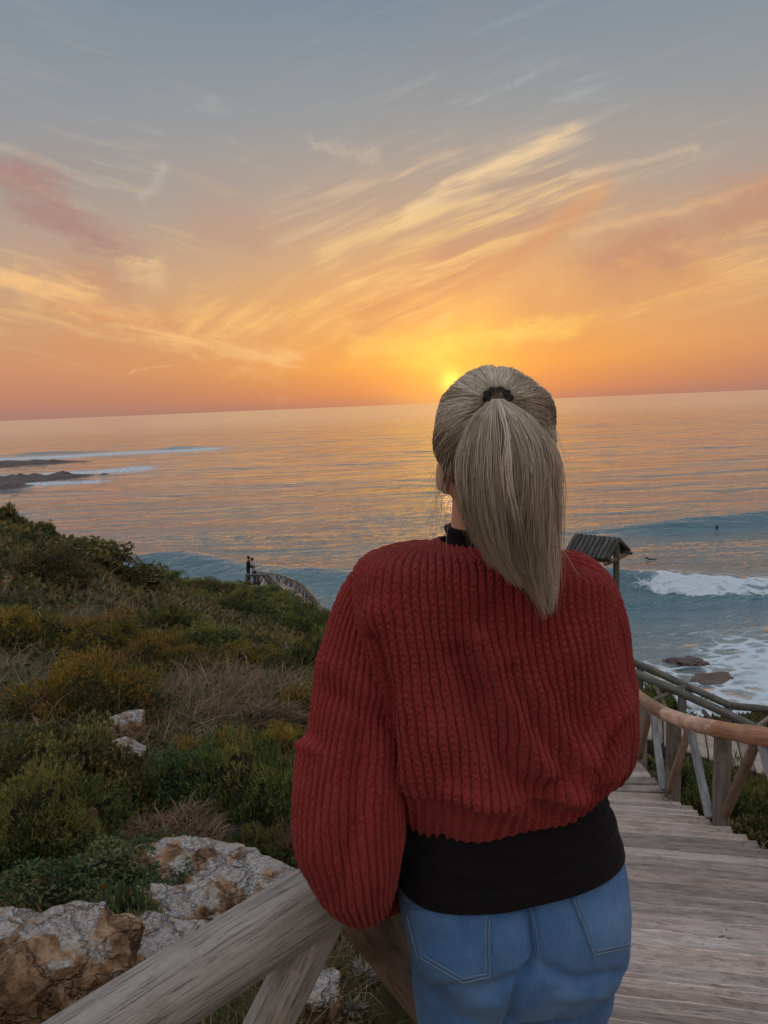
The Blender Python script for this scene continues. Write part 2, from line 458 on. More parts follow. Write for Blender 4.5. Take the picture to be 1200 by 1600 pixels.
    attr(me, 'foam', np.clip(foam, 0, 1).ravel())
    return me
def sea_mat():
    m, n, b, o = new_mat('sea_water')
    g = n.n('ShaderNodeNewGeometry').outputs['Position']
    fo = n.n('ShaderNodeAttribute', attribute_name='foam').outputs['Fac']
    dist = n.v('LENGTH', n.v('MULTIPLY', g, (1, 1, 0)))
    st = n.v('MULTIPLY', g, (.42, 1.0, 1.0))
    w1 = n.noise(st, .85, 4, .55, .4).outputs[0]
    w2 = n.noise(st, 2.9, 3, .6, .5).outputs[0]
    w3 = n.noise(n.v('MULTIPLY', g, (.20, 1.0, 1.0)), .11, 4, .55, .3).outputs[0]
    w4 = n.noise(n.v('MULTIPLY', g, (.10, 1.0, 1.0)), .018, 4, .6, .2).outputs[0]
    near = n.rng(dist, 60, 420, 1.0, .0, smooth=True)
    mid = n.rng(dist, 200, 2600, 1.0, .12, smooth=True)
    h = n.m('ADD', n.m('MULTIPLY', w1, n.m('MULTIPLY', near, .36)), n.m('MULTIPLY', w2, n.m('MULTIPLY', near, .17)))
    h = n.m('ADD', h, n.m('MULTIPLY', w3, n.m('MULTIPLY', mid, 1.9)))
    h = n.m('ADD', h, n.m('MULTIPLY', w4, 5.0))
    # lacy foam
    vo = n.n('ShaderNodeTexVoronoi', feature='DISTANCE_TO_EDGE')
    wob = n.v('SCALE', n.noise(g, .5, 3, .6).outputs['Color'], scale=2.4)
    n.put(vo.inputs['Vector'], n.v('MULTIPLY', n.v('ADD', g, wob), (.55, .85, .7))); vo.inputs['Scale'].default_value = .62
    lace = n.rng(vo.outputs['Distance'], .02, .20, 1.0, 0.0)
    fn = n.noise(n.v('MULTIPLY', g, (.6, 1, 1)), .9, 6, .68).outputs[0]
    pat = n.m('ADD', n.m('MULTIPLY', lace, .40), n.m('MULTIPLY', fn, .9))
    thr = n.m('SUBTRACT', 1.16, n.m('MULTIPLY', fo, .98))
    f = n.m('MULTIPLY', n.rng(n.m('SUBTRACT', pat, thr), -.16, .30, smooth=True), n.rng(fo, .03, .12))
    deep = n.mix(n.rng(dist, 70, 200), (.010, .090, .122, 1), (.005, .075, .105, 1))
    h = n.m('ADD', h, n.m('MULTIPLY', f, .10))
    bp = n.n('ShaderNodeBump'); bp.inputs['Strength'].default_value = 1.0; bp.inputs['Distance'].default_value = 1.0
    n.put(bp.inputs['Height'], h)
    rough = n.rng(dist, 60, 1500, .06, .18)
    di = n.n('ShaderNodeBsdfDiffuse'); n.put(di.inputs['Color'], deep); n.put(di.inputs['Normal'], bp.outputs[0])
    gl = n.n('ShaderNodeBsdfGlossy'); n.put(gl.inputs['Roughness'], rough); n.put(gl.inputs['Normal'], bp.outputs[0]); gl.inputs['Color'].default_value = (1, 1, 1, 1)
    lw_ = n.n('ShaderNodeLayerWeight'); lw_.inputs['Blend'].default_value = .5; n.put(lw_.inputs['Normal'], bp.outputs[0])
    fr = n.m('ADD', n.rng(dist, 60, 130, .10, .03), n.m('MULTIPLY', n.m('POWER', lw_.outputs['Facing'], 3.0), .98), clamp=True)
    fo_ = n.n('ShaderNodeBsdfDiffuse'); fo_.inputs['Color'].default_value = (.58, .66, .72, 1); n.put(fo_.inputs['Normal'], bp.outputs[0])
    m1 = n.n('ShaderNodeMixShader'); n.put(m1.inputs[0], fr); n.t.links.new(di.outputs[0], m1.inputs[1]); n.t.links.new(gl.outputs[0], m1.inputs[2])
    m2 = n.n('ShaderNodeMixShader'); n.put(m2.inputs[0], f); n.t.links.new(m1.outputs[0], m2.inputs[1]); n.t.links.new(fo_.outputs[0], m2.inputs[2])
    n.t.links.new(m2.outputs[0], o.inputs[0]); n.t.nodes.remove(b)
    return m
sea = obj('sea', sea_build(), sea_mat())
tag(sea, kind='structure')

# ------------------------------------------------------------------ hillside
# depth below the eye (m) at forward distances, for sight directions from left to right
_RR = np.array([0.3, 1.6, 3.0, 5.5, 9.0, 13., 20., 30., 38., 46., 60., 80., 105., 150., 240., 330.])
_PROF = {
    -180: [1.9, 1.9, 1.8, 1.6, 1.3, 1.0, .3, -.8, -1.4, -2, -3, -4, -5, -5, -5, -5],
    -110: [1.9, 1.9, 1.8, 1.7, 1.6, 1.5, 1.2, .9, .8, 1, 1.5, 3, 5, 9, 18, 27],
    -60: [2.0, 2.1, 2.1, 2.2, 2.3, 2.4, 2.6, 3.0, 3.3, 4.0, 5.5, 9, 13, 20, 25, 28],
    -40: [2.1, 2.2, 2.2, 2.6, 2.9, 3.1, 3.3, 3.6, 4.0, 5.0, 7.5, 12, 17, 23.5, 27, 29],
    -27: [2.1, 2.2, 2.35, 2.85, 3.35, 3.75, 4.0, 4.0, 4.5, 6.2, 10, 16, 21, 25, 28, 29],
    -22: [2.1, 2.2, 2.4, 2.95, 3.5, 4.05, 4.75, 5.5, 6.3, 8.1, 13, 19, 24, 27, 29, 29],
    -18: [2.1, 2.2, 2.4, 3.0, 3.65, 4.35, 5.5, 7.0, 8.3, 10.4, 16, 22, 26, 28, 29, 29],
    -10: [2.1, 2.2, 2.5, 3.1, 3.85, 4.7, 6.15, 8.1, 9.5, 11.3, 16.5, 22.5, 27, 29, 29, 29],
    -4: [2.1, 2.2, 2.6, 3.2, 4.0, 5.0, 6.7, 9.2, 10.7, 12.8, 18, 24, 28, 29, 29, 29],
    2: [2.1, 2.3, 2.9, 3.6, 4.5, 5.4, 7.4, 10.2, 12.6, 15.2, 20, 26, 29, 29, 29, 29],
    10: [2.1, 2.3, 3.0, 3.8, 4.9, 5.7, 7.5, 11.3, 15, 18.4, 23.5, 28, 29, 29, 29, 29],
    17: [2.1, 2.3, 3.0, 3.9, 5.2, 6.1, 7.9, 13, 17.5, 21, 26, 29, 29, 29, 29, 29],
    22: [2.1, 2.4, 3.1, 4.1, 5.2, 6.15, 9.0, 15, 19.5, 22.5, 26.5, 29, 29, 29, 29, 29],
    28: [2.1, 2.5, 3.3, 4.2, 5.2, 6.0, 9.0, 15, 19.5, 22.5, 26.5, 29, 29, 29, 29, 29],
    45: [2.1, 2.6, 3.4, 4.4, 5.6, 6.8, 9.5, 15, 19.5, 22.5, 26.5, 29, 29, 29, 29, 29],
    80: [2.0, 2.4, 3.0, 4.0, 5.2, 6.6, 9, 13, 16, 19, 24, 28, 29, 29, 29, 29],
    120: [1.9, 2.1, 2.4, 2.9, 3.6, 4.2, 5, 7, 9, 11, 16, 22, 27, 29, 29, 29],
    180: [1.9, 1.9, 1.8, 1.6, 1.3, 1.0, .3, -.8, -1.4, -2, -3, -4, -5, -5, -5, -5],
}
_AZ = np.array(sorted(_PROF)); _TAB = np.array([_PROF[a] for a in _AZ], float)
def _cr(p0, p1, p2, p3, t):      # monotone-ish smooth blend
    m1 = (p2 - p0) * .5; m2 = (p3 - p1) * .5
    lim = 2.2 * np.abs(p2 - p1); m1 = np.clip(m1, -lim, lim); m2 = np.clip(m2, -lim, lim)
    t2 = t * t; t3 = t2 * t
    return p1 * (2 * t3 - 3 * t2 + 1) + m1 * (t3 - 2 * t2 + t) + p2 * (3 * t2 - 2 * t3) + m2 * (t3 - t2)
def ground_base(X, Y):
    X = np.asarray(X, float); Y = np.asarray(Y, float)
    a = np.degrees(np.arctan2(X, Y))
    # table distances are forward distances near the view, true distances beside it
    r = np.hypot(X, Y) * np.cos(np.radians(np.clip(np.abs(a), 0, 28)))
    ia = np.clip(np.searchsorted(_AZ, a) - 1, 0, len(_AZ) - 2)
    ta = smooth01((a - _AZ[ia]) / (_AZ[ia + 1] - _AZ[ia])) * .5 + .5 * (a - _AZ[ia]) / (_AZ[ia + 1] - _AZ[ia])
    lr = np.log(np.clip(r, .3, 329)); LR = np.log(_RR)
    ir = np.clip(np.searchsorted(LR, lr) - 1, 0, len(LR) - 2)
    tr = (lr - LR[ir]) / (LR[ir + 1] - LR[ir])
    def prof(k):
        g = lambda q: _TAB[k, np.clip(q, 0, len(LR) - 1)]
        return _cr(g(ir - 1), g(ir), g(ir + 1), g(ir + 2), tr)
    return H - (prof(ia) * (1 - ta) + prof(ia + 1) * ta)
def ground_z(X, Y):
    X = np.asarray(X, float); Y = np.asarray(Y, float)
    r = np.hypot(X, Y)
    z = ground_base(X, Y)
    w = smooth01((r - 2.2) / 5)
    z = z + w * (.16 * fbm2(X / 2.3 + 3, Y / 2.3, 3) + .22 * fbm2(X / 7, Y / 7 + 9, 2) * smooth01(r / 20))
    z = z + .03 * fbm2(X / .4, Y / .4, 3) * smooth01((r - .8) / 2)
    return z
def ground_hit(x, y, t0=1.2, t1=140):
    """where the sight line through a picture point first meets the hillside"""
    d = ray(x, y); t = np.geomspace(t0, t1, 900)
    g = ground_z(d[0] * t, d[1] * t) - (H + d[2] * t)
    k = np.nonzero(g > 0)[0]
    k = k[0] if len(k) else len(t) - 1
    return np.array([d[0] * t[k], d[1] * t[k], H + d[2] * t[k]])
def land_build():
    azs = R(1) * np.concatenate([np.arange(-180, -40, 3.0), np.arange(-40, 40, .4), np.arange(40, 180.1, 3.0)])
    rs = np.concatenate([np.linspace(.25, 2, 14)[:-1], np.geomspace(2, 330, 330)])
    Rg, A = np.meshgrid(rs, azs, indexing='ij')
    X, Y = Rg * np.sin(A), Rg * np.cos(A)
    Z = ground_z(X, Y)
    V = np.stack([X, Y, Z], -1).reshape(-1, 3)
    me = np_mesh('hillside', V, grid_quads(len(rs), len(azs)))
    return me
def land_mat():
    m, n, b, o = new_mat('scrubby_soil')
    g = n.n('ShaderNodeNewGeometry').outputs['Position']
    a = n.noise(g, .35, 5, .6).outputs[0]; c2 = n.noise(g, 2.2, 6, .65).outputs[0]; c3 = n.noise(g, 14, 5, .65).outputs[0]
    c = n.ramp(c2, [(.30, (.045, .040, .022, 1)), (.5, (.085, .072, .040, 1)), (.66, (.15, .115, .070, 1)), (.8, (.21, .17, .12, 1))])
    c = n.mix(n.rng(a, .42, .60, smooth=True), c, n.ramp(c3, [(.3, (.028, .040, .014, 1)), (.7, (.075, .085, .032, 1))]))
    up = n.sep(g)[2]
    wet = n.rng(n.m('ADD', up, n.m('MULTIPLY', c2, 1.5)), 1.8, 4.0)
    c = n.mix(wet, n.ramp(c3, [(.3, (.035, .028, .022, 1)), (.7, (.12, .09, .07, 1))]), c)
    n.put(b.inputs['Base Color'], c)
    b.inputs['Roughness'].default_value = .95; b.inputs['Specular IOR Level'].default_value = .15
    bump(n, b, n.m('ADD', c3, n.m('MULTIPLY', c2, 2.0)), .8, .03)
    return m
M['soil'] = land_mat()
hillside = obj('hillside', land_build(), M['soil'])
tag(hillside, kind='structure')

# far beach and reefs at the left, a low rocky coast
def rock_flat_mat():
    m, n, b, o = new_mat('wet_reef')
    g = n.n('ShaderNodeNewGeometry').outputs['Position']
    q = n.noise(g, .12, 6, .65).outputs[0]; z = n.sep(g)[2]
    c = n.ramp(q, [(.3, (.040, .028, .026, 1)), (.55, (.095, .062, .052, 1)), (.75, (.16, .11, .09, 1))])
    n.put(b.inputs['Base Color'], c); b.inputs['Roughness'].default_value = .6
    bump(n, b, q, .8, .6)
    return m
M['reef'] = rock_flat_mat()
def sand_mat():
    m, n, b, o = new_mat('beach_sand')
    g = n.n('ShaderNodeNewGeometry').outputs['Position']
    q = n.noise(g, .05, 5, .6).outputs[0]
    n.put(b.inputs['Base Color'], n.ramp(q, [(.3, (.26, .16, .10, 1)), (.7, (.40, .26, .17, 1))]))
    b.inputs['Roughness'].default_value = .8
    return m
M['sand'] = sand_mat()
def slab(name, outline, mat, height, label=None, rough=1.0, n=60):
    """low land with a ragged shore: outline = [(x0, x1 as functions of forward distance)]"""
    ys = np.linspace(outline[0][0], outline[-1][0], n)
    lo = np.interp(ys, [q[0] for q in outline], [q[1] for q in outline])
    hi = np.interp(ys, [q[0] for q in outline], [q[2] for q in outline])
    hi = hi + rough * 5 * fbm2(ys / 6, ys * 0, 3)
    u = np.linspace(0, 1, 70)
    X = lo[:, None] + (hi - lo)[:, None] * u[None, :]
    Y = np.repeat(ys[:, None], 70, 1)
    ed = np.minimum(np.minimum(u / .02, (1 - u) / .12)[None, :], np.minimum((ys - ys[0]) / (.22 * (ys[-1] - ys[0])), (ys[-1] - ys) / (.25 * (ys[-1] - ys[0])))[:, None])
    Z = -1.2 + (height + 1.2) * smooth01(ed) * (1 + .55 * rough * fbm2(X / 7, Y / 5, 4))
    me = np_mesh(name, np.stack([X, Y, Z], -1).reshape(-1, 3), grid_quads(n, 70))
    o = obj(name, me, mat); tag(o, kind='structure')
    return o
p_a = at_z(0, 722, 0); p_b = at_z(200, 719, 0)
slab('outer_reef', [(405, -520, -225), (418, -520, -185), (432, -520, -150), (442, -520, -146), (462, -520, -190), (490, -520, -260)], M['reef'], .9, n=70)
slab('beach', [(330, -420, -172), (352, -420, -182), (385, -420, -196), (410, -420, -205), (430, -420, -230)], M['sand'], .9, rough=.15)
slab('inner_reef', [(318, -300, -150), (324, -300, -118), (331, -300, -104), (338, -300, -118), (350, -300, -150)], M['reef'], .6)
slab('near_reef', [(272, -300, -138), (285, -300, -122), (300, -300, -126), (318, -300, -128), (345, -300, -146)], M['reef'], 1.1)
for px_, py_, w_, h_ in ((97, 744, 6.5, 2.4), (32, 748, 3.0, 2.8)):
    p = at_z(px_, py_, 0)
    bm = bmesh.new(); bmesh.ops.create_icosphere(bm, subdivisions=3, radius=1)
    for v in bm.verts:
        k = 1 + .3 * float(fbm3(np.array(v.co.x * 2 + px_), np.array(v.co.y * 2.), np.array(v.co.z * 2.), 3))
        v.co = Vector((v.co.x * w_ * .5 * k, v.co.y * w_ * .5 * k, v.co.z * h_ * .55 * k))
    me = bpy.data.meshes.new('reef_boulder'); bm.to_mesh(me); bm.free()
    o = obj('reef_boulder', me, M['reef'], loc=(p[0], p[1], .8))
    tag(o, 'dark boulder on the inner reef beyond the cove' if w_ > 5 else 'small dark boulder where the inner reef meets the beach', 'rock')

# ------------------------------------------------------------------ timber: logs and planks
def log_mesh(L, r0, r1, sides=14, rings=14, bend=0.0, seed=0, wob=.05, flat_end=True):
    q = np.random.default_rng(1000 + seed)
    t = np.concatenate([[0, .006 / max(L, .05)], np.linspace(0, 1, rings)[1:-1], [1 - .006 / max(L, .05), 1]]) if rings > 3 else np.linspace(0, 1, rings)
    t = np.sort(t)
    th = np.linspace(0, 2 * math.pi, sides, endpoint=False)
    T, TH = np.meshgrid(t, th, indexing='ij')
    rad = r0 + (r1 - r0) * T
    if rings > 3: rad = rad * np.where((T < 1e-6) | (T > 1 - 1e-6), .90, 1.0)
    cx, cy = np.cos(TH), np.sin(TH)
    rad = rad * (1 + wob * fbm3(cx * 1.3 + seed * 3.7, cy * 1.3, T * L * 3.5 + seed, 3))
    for k in range(int(L * 1.6) + 1):          # knots
        tk, ak = q.uniform(.05, .95), q.uniform(0, 6.28)
        da = np.angle(np.exp(1j * (TH - ak)))
        rad = rad * (1 + q.uniform(.04, .10) * np.exp(-((T - tk) * L / .035) ** 2 - (da / .35) ** 2))
    b = bend * np.sin(T * math.pi)
    V = np.stack([rad * cx + b, rad * cy, T * L], -1).reshape(-1, 3)
    n = len(t)
    V = np.vstack([V, [[0, 0, 0], [0, 0, L]]])
    qd = grid_quads(n, sides, wrap=True)
    j = np.arange(sides); j2 = (j + 1) % sides
    tr = np.vstack([np.stack([j2, j, np.full(sides, n * sides)], 1), np.stack([(n - 1) * sides + j, (n - 1) * sides + j2, np.full(sides, n * sides + 1)], 1)])
    return np_mesh('log', V, qd, tr)
_seed = [0]
def log(name, p0, p1, r0, r1, mat, parent, sides=14, rings=14, bend=0.0, wob=.05, roll=None):
    p0 = Vector(p0); p1 = Vector(p1); d = p1 - p0; L = d.length
    _seed[0] += 1
    me = log_mesh(L, r0, r1, sides, rings, bend, _seed[0], wob)
    o = obj(name, me, mat, parent)
    base = parent.location if parent is not None else Vector((0, 0, 0))
    rot = d.to_track_quat('Z', 'Y')
    if roll is not None: rot = rot @ Matrix.Rotation(roll, 3, 'Z').to_quaternion()
    o.rotation_mode = 'QUATERNION'; o.rotation_quaternion = rot
    o.location = p0 - base
    return o
def W3(p): return Vector((float(p[0]), float(p[1]), float(p[2])))

def plank_mesh(L, w, th, seed, n=16):
    """board along x with worn, uneven long edges and a slightly cupped top"""
    q = np.random.default_rng(50 + seed)
    x = np.linspace(-L / 2, L / 2, n)
    e0 = -w / 2 + .004 * np.cumsum(q.normal(0, .5, n)) * .4 + q.normal(0, .0012, n)
    e1 = w / 2 + .004 * np.cumsum(q.normal(0, .5, n)) * .4 + q.normal(0, .0012, n)
    x0 = x.copy(); x0[-1] += q.uniform(-.012, .012); x0[0] += q.uniform(-.012, .012)
    zt = th / 2 + .0016 * q.normal(0, 1, n)
    bev = .005; nose = .015
    prof = []
    for k in range(n):
        prof.append([(x0[k], e0[k], -th / 2), (x0[k], e0[k], zt[k] - bev), (x0[k], e0[k] + bev, zt[k]), (x0[k], (e0[k] + e1[k]) / 2, zt[k] - .0015),
                     (x0[k], e1[k] - nose, zt[k] + .001), (x0[k], e1[k] - nose * .3, zt[k] - nose * .35), (x0[k], e1[k], -th / 2)])
    V = np.array(prof).reshape(-1, 3)
    qd = grid_quads(n, 7)[:, ::-1]
    bot = np.array([[k * 7, (k + 1) * 7, (k + 1) * 7 + 6, k * 7 + 6] for k in range(n - 1)])[:, ::-1]
    tr = []
    for k, s in ((0, 1), (n - 1, -1)):
        for c in range(1, 6):
            f = [k * 7, k * 7 + c, k * 7 + c + 1]
            tr.append(f if s > 0 else f[::-1])
    me = np_mesh('plank', V, np.vstack([qd, bot]), np.array(tr), smooth=False)
    return me

# ------------------------------------------------------------------ the stairs
YAW = R(13.0)
XR = 2.34                      # right-hand edge
def stair_z(s):
    """depth of the treads below the eye along the flight"""
    return np.interp(s, [-9, 1.45, 2.45, 6.10, 9.9], [1.62, 1.62, 2.236, 3.375, 3.96])
def beam(name, pts, w, h, mat, parent=None):
    V, Q = [], []
    for p in pts:
        for sx, sz in ((-1, 0), (1, 0), (1, -1), (-1, -1)): V.append((p[0] + sx * w / 2, p[1], p[2] + sz * h))
    Q = grid_quads(len(pts), 4, wrap=True)
    n = len(pts) * 4
    Q = np.vstack([Q, [[3, 2, 1, 0], [n - 4, n - 3, n - 2, n - 1]]])
    return obj(name, np_mesh(name, np.array(V, float), Q, smooth=False), mat, parent)
def joists():
    bm_V, bm_Q = [], []
    n = 0
    for xx in (.22, 1.15, 2.16):
        ss = np.array([-2.0, 1.4, 2.45, 6.1, 9.8])
        for k, s in enumerate(ss):
            y = s - (xx - 1.8) * math.tan(YAW) * (1 if s < 6 else 0)
            for sx, dz in ((-1, -.10), (1, -.10), (1, -.26), (-1, -.26)):
                bm_V.append((xx + sx * .05, y, H - float(stair_z(s)) + dz))
        bm_Q.append(grid_quads(len(ss), 4, wrap=True) + n)
        n += len(ss) * 4
    return np_mesh('boardwalk_stairs', np.array(bm_V), np.vstack(bm_Q), smooth=False)
stairs = obj('boardwalk_stairs', joists(), M['log_dark'])
tag(stairs, kind='structure')
LB = 2.34
_var = [plank_mesh(LB, .192, .045, k, 24) for k in range(12)]
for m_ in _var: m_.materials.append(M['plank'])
s = -1.2; k = 0
prng = random.Random(5)
while s < 6.08:
    step = .183 if s > 1.4 else .195
    me = _var[prng.randrange(12)]
    z = H - float(stair_z(s + step * .5)) - .021
    if 1.45 < s < 2.5: z -= .0
    o = obj('plank', me, None, stairs)
    # the board's right end lies on the edge line, its axis is turned by YAW
    cx = XR - LB / 2 * math.cos(YAW) + prng.uniform(-.02, .02)
    cy = (s + step / 2) - (cx - 1.8) * math.tan(YAW)
    o.location = (cx, cy, z + prng.uniform(-.006, .006))
    o.rotation_euler = (R(-1.4 + prng.uniform(-.9, .9)), R(prng.uniform(-.25, .25)), -YAW + R(prng.uniform(-.7, .7)))
    s += step; k += 1
_var2 = [plank_mesh(2.3, .118, .036, 30 + k) for k in range(6)]
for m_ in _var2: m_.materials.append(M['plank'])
while s < 9.7:
    step = .127
    o = obj('plank', _var2[prng.randrange(6)], None, stairs)
    z = H - float(stair_z(s + step / 2)) - .018
    turn = -YAW * max(0, 1 - (s - 6.08) / .5)
    o.location = (XR + .02 - 1.15 + prng.uniform(-.012, .012), s + step / 2 + .05 * max(0, 1 - (s - 6.08) / .5), z + prng.uniform(-.002, .002))
    o.rotation_euler = (R(prng.uniform(-.6, .6)), 0, turn + R(prng.uniform(-.3, .3)))
    s += step

# ------------------------------------------------------------------ railing on the right of the stairs
rr = empty('log_railing', (2.33, 5.2, H - 3.12))
tag(rr, 'curved log railing with reddish bare top rail on the right of the stairs', 'railing')
posts = [((1125, 1142), 5.2, .062), ((1049, 1122), 6.14, .064), ((998, 1092), 7.14, .062)]
tops = []
for (px, py), Y, r in posts:
    t = at_y(px, py, Y); tops.append(t)
    log('post', (t[0] + .02, t[1], t[2] - 1.02), (t[0] + .02, t[1], t[2] + .0), r, r * .95, M['log_post'], rr, 16, 12)
t0 = at_y(1275, 1172, 4.25)
log('post', (t0[0] + .02, t0[1], t0[2] - 1.1), (t0[0] + .02, t0[1], t0[2]), .062, .06, M['log_post'], rr, 16, 12)
rail_pts = [at_y(1275, 1164, 4.25), at_y(1120, 1139, 5.2), at_y(1041, 1116, 6.14), at_y(988, 1078, 7.14), at_y(950, 1050, 8.3)]
for a, b, r0, r1, bd in ((0, 1, .064, .060, .012), (1, 2, .060, .056, .03), (2, 3, .058, .054, .03), (3, 4, .054, .052, .02)):
    p, q_ = W3(rail_pts[a]), W3(rail_pts[b]); d = (q_ - p).normalized()
    log('top_rail', p - d * .03, q_ + d * .03, r0, r1, M['log_warm'], rr, 20, 26, bd, .06)
for (a, Ya), (b, Yb), mt, r in (
        (((1182, 1158), 4.75), ((1133, 1272), 5.15), 'log_brown', .036),
        (((1079, 1142), 5.75), ((1109, 1278), 5.22), 'log_blue', .034),
        (((1076, 1142), 5.85), ((1045, 1236), 6.12), 'log_brown', .034),
        (((1020, 1114), 6.62), ((1037, 1234), 6.16), 'log_blue', .034),
        (((1015, 1112), 6.72), ((999, 1182), 7.10), 'log_brown', .034),
        (((1190, 1160), 4.70), ((1235, 1300), 4.28), 'log_blue', .036)):
    log('brace', W3(at_y(*b, Yb)), W3(at_y(*a, Ya)), r, r * .92, M[mt], rr, 12, 10)

# ------------------------------------------------------------------ railing the woman leans on
lr_ = empty('log_railing', (-.35, 1.0, H - 1.9))
tag(lr_, 'thick grey log railing under the elbow of the woman in the red sweater', 'railing')
a, b = W3(at_y(300, 1530, 1.01)), W3(at_y(470, 1420, 1.11))
d = (b - a).normalized()
log('top_rail', a - d * 1.4, b + d * .10, .058, .053, M['log_near'], lr_, 40, 60, .006, .035)
a, b = W3(at_y(500, 1440, 1.13)), W3(at_y(424, 1600, 1.11)); d = (b - a)
log('brace', a + d * 4.2, a - d * .15, .046, .036, M['log_near'], lr_, 28, 30, .01, .05)
a, b = W3(at_y(553, 1415, 1.27)), W3(at_y(650, 1545, 1.40)); d = (b - a)
log('brace', a + d * 2.6, a - d * .2, .040, .042, M['log_brown'], lr_, 24, 26, .0, .05)
log('post', (-1.30, .62, H - 2.2), (-1.30, .62, H - .86), .056, .052, M['log'], lr_, 20, 14)

# ------------------------------------------------------------------ lower walk, crossing below the stairs to the right
lw = obj('lower_boardwalk', None)
def strip_planks(parent, a0, a1, b0, b1, n, mat, name='plank', th=.035, gap=.12, jit=.05):
    """boards laid from the near edge a0-a1 to the far edge b0-b1"""
    q = random.Random(9)
    for i in range(n):
        u = (i + .5) / n
        na = a0.lerp(a1, u); fb = b0.lerp(b1, u)
        d = fb - na; L = d.length
        w = (a1 - a0).length / n * (1 - gap)
        me = plank_mesh(L * (1 + q.uniform(0, jit)), w, th, 200 + i, 6); me.materials.append(mat)
        o = obj(name, me, None, parent)
        o.rotation_mode = 'QUATERNION'; o.rotation_quaternion = d.to_track_quat('X', 'Z')
        o.location = na.lerp(fb, .5) + Vector((0, 0, -th / 2 + q.uniform(-.004, .004)))
bpy.data.objects.remove(lw)
n0, n1 = W3(at_z(985, 1146, H - 4.40)), W3(at_z(1190, 1207, H - 4.75))
dn = (n1 - n0); n1b = n0 + dn * 2.6
fv = Vector((.30, .86, .0))
lw_me = np_mesh('lower_boardwalk', np.array([tuple(n0 + Vector((0, .1, -.06))), tuple(n1b + Vector((0, .1, -.06))), tuple(n1b + Vector((0, .2, -.06))), tuple(n0 + Vector((0, .2, -.06))),
        tuple(n0 + Vector((0, .1, -.24))), tuple(n1b + Vector((0, .1, -.24))), tuple(n1b + Vector((0, .2, -.24))), tuple(n0 + Vector((0, .2, -.24)))]),
        [[0, 1, 2, 3], [7, 6, 5, 4], [0, 4, 5, 1], [1, 5, 6, 2], [2, 6, 7, 3], [3, 7, 4, 0]], smooth=False)
lower = obj('lower_boardwalk', lw_me, M['log_dark']); tag(lower, kind='structure')
strip_planks(lower, n0, n1b, n0 + fv, n1b + fv, 30, M['plank_far'])
rb = empty('log_railing', (4.2, 9.9, H - 4.7)); tag(rb, 'dark log railing along the lower boardwalk, nearer of the two dark rails', 'railing')
rbp = [at_y(930, 1026, 10.6), at_y(1042, 1073, 10.25), at_y(1180, 1136, 9.85), at_y(1330, 1200, 9.4)]
for a, b in zip(rbp[:-1], rbp[1:]): log('top_rail', W3(a), W3(b), .060, .056, M['log_dark'], rb, 12, 14, .01)
for px, py, Y in ((997, 1055, 10.4), (1066, 1086, 10.2), (1190, 1142, 9.8)):
    t = at_y(px, py, Y); log('post', (t[0], t[1], t[2] - 1.3), (t[0], t[1], t[2]), .062, .058, M['log_dark'], rb, 12, 8)
for a, b, Y in (((1010, 1098), (1070, 1072), 10.25), ((1022, 1068), (1040, 1106), 10.3), ((1098, 1110), (1114, 1128), 10.1), ((1182, 1136), (1215, 1112), 9.85)):
    log('brace', W3(at_y(*a, Y)), W3(at_y(*b, Y)), .030, .028, M['log'], rb, 8, 6)
ra = empty('log_railing', (5.0, 12.5, H - 5.6)); tag(ra, 'dark log railing nearest the foaming shore, farther of the two dark rails', 'railing')
rap = [at_y(930, 1008, 13.0), at_y(1142, 1103, 12.3), at_y(1215, 1110, 12.6), at_y(1330, 1122, 12.9)]
for a, b in zip(rap[:-1], rap[1:]): log('top_rail', W3(a), W3(b), .065, .06, M['log_dark'], ra, 12, 14, .01)
for px, py, Y in ((1000, 1040, 12.8), (1138, 1105, 12.3), (1260, 1118, 12.7)):
    t = at_y(px, py, Y); log('post', (t[0], t[1], t[2] - 1.5), (t[0], t[1], t[2]), .066, .062, M['log_dark'], ra, 12, 8)
for a, b, Y in (((1072, 1076), (1090, 1098), 12.5), ((1045, 1085), (1062, 1072), 12.5)):
    log('brace', W3(at_y(*a, Y)), W3(at_y(*b, Y)), .034, .032, M['log_dark'], ra, 8, 6)

# ------------------------------------------------------------------ roofed trail sign
ks = empty('trail_sign_shelter', (4.9, 17.0, H - 6.4)); tag(ks, 'small timber shelter with a pitched slat roof beside the lower path', 'shelter')
rdg0, rdg1 = Vector((4.36, 17.25, H - 3.10)), Vector((5.14, 16.65, H - 3.13))
u = (rdg1 - rdg0).normalized(); g = Vector((.62, .78, 0)).normalized()
drop = Vector((0, 0, -.36)); half = .62
rdg0 = rdg0 - u * .05; rdg1 = rdg1 + u * .05
log('ridge_beam', rdg0 + Vector((0, 0, -.05)), rdg1 + Vector((0, 0, -.05)), .04, .04, M['log_dark'], ks, 8, 4)
for sgn in (-1, 1):
    for i in range(10):
        p = rdg0.lerp(rdg1, (i + .5) / 10)
        log('roof_slat', p, p + g * sgn * half + drop, .046, .050, M['log_roof'], ks, 8, 4)
    pe = rdg0 + g * sgn * half * .86 + drop * .98; pf = rdg1 + g * sgn * half * .86 + drop * .98
    log('eave_beam', pe + Vector((0, 0, -.05)) - u * .06, pf + Vector((0, 0, -.05)) + u * .06, .042, .042, M['log_dark'], ks, 8, 4)
for p in (rdg0 + u * .12, rdg1 - u * .10):
    log('tie_beam', p - g * .62 + drop * 1.25, p + g * .58 + drop * 1.25, .05, .05, M['log_brown'], ks, 10, 4)
    log('post', (p.x, p.y, H - 6.9), (p.x, p.y, p.z - .1), .075, .070, M['log_roof'], ks, 10, 6)
c = rdg0.lerp(rdg1, .5)
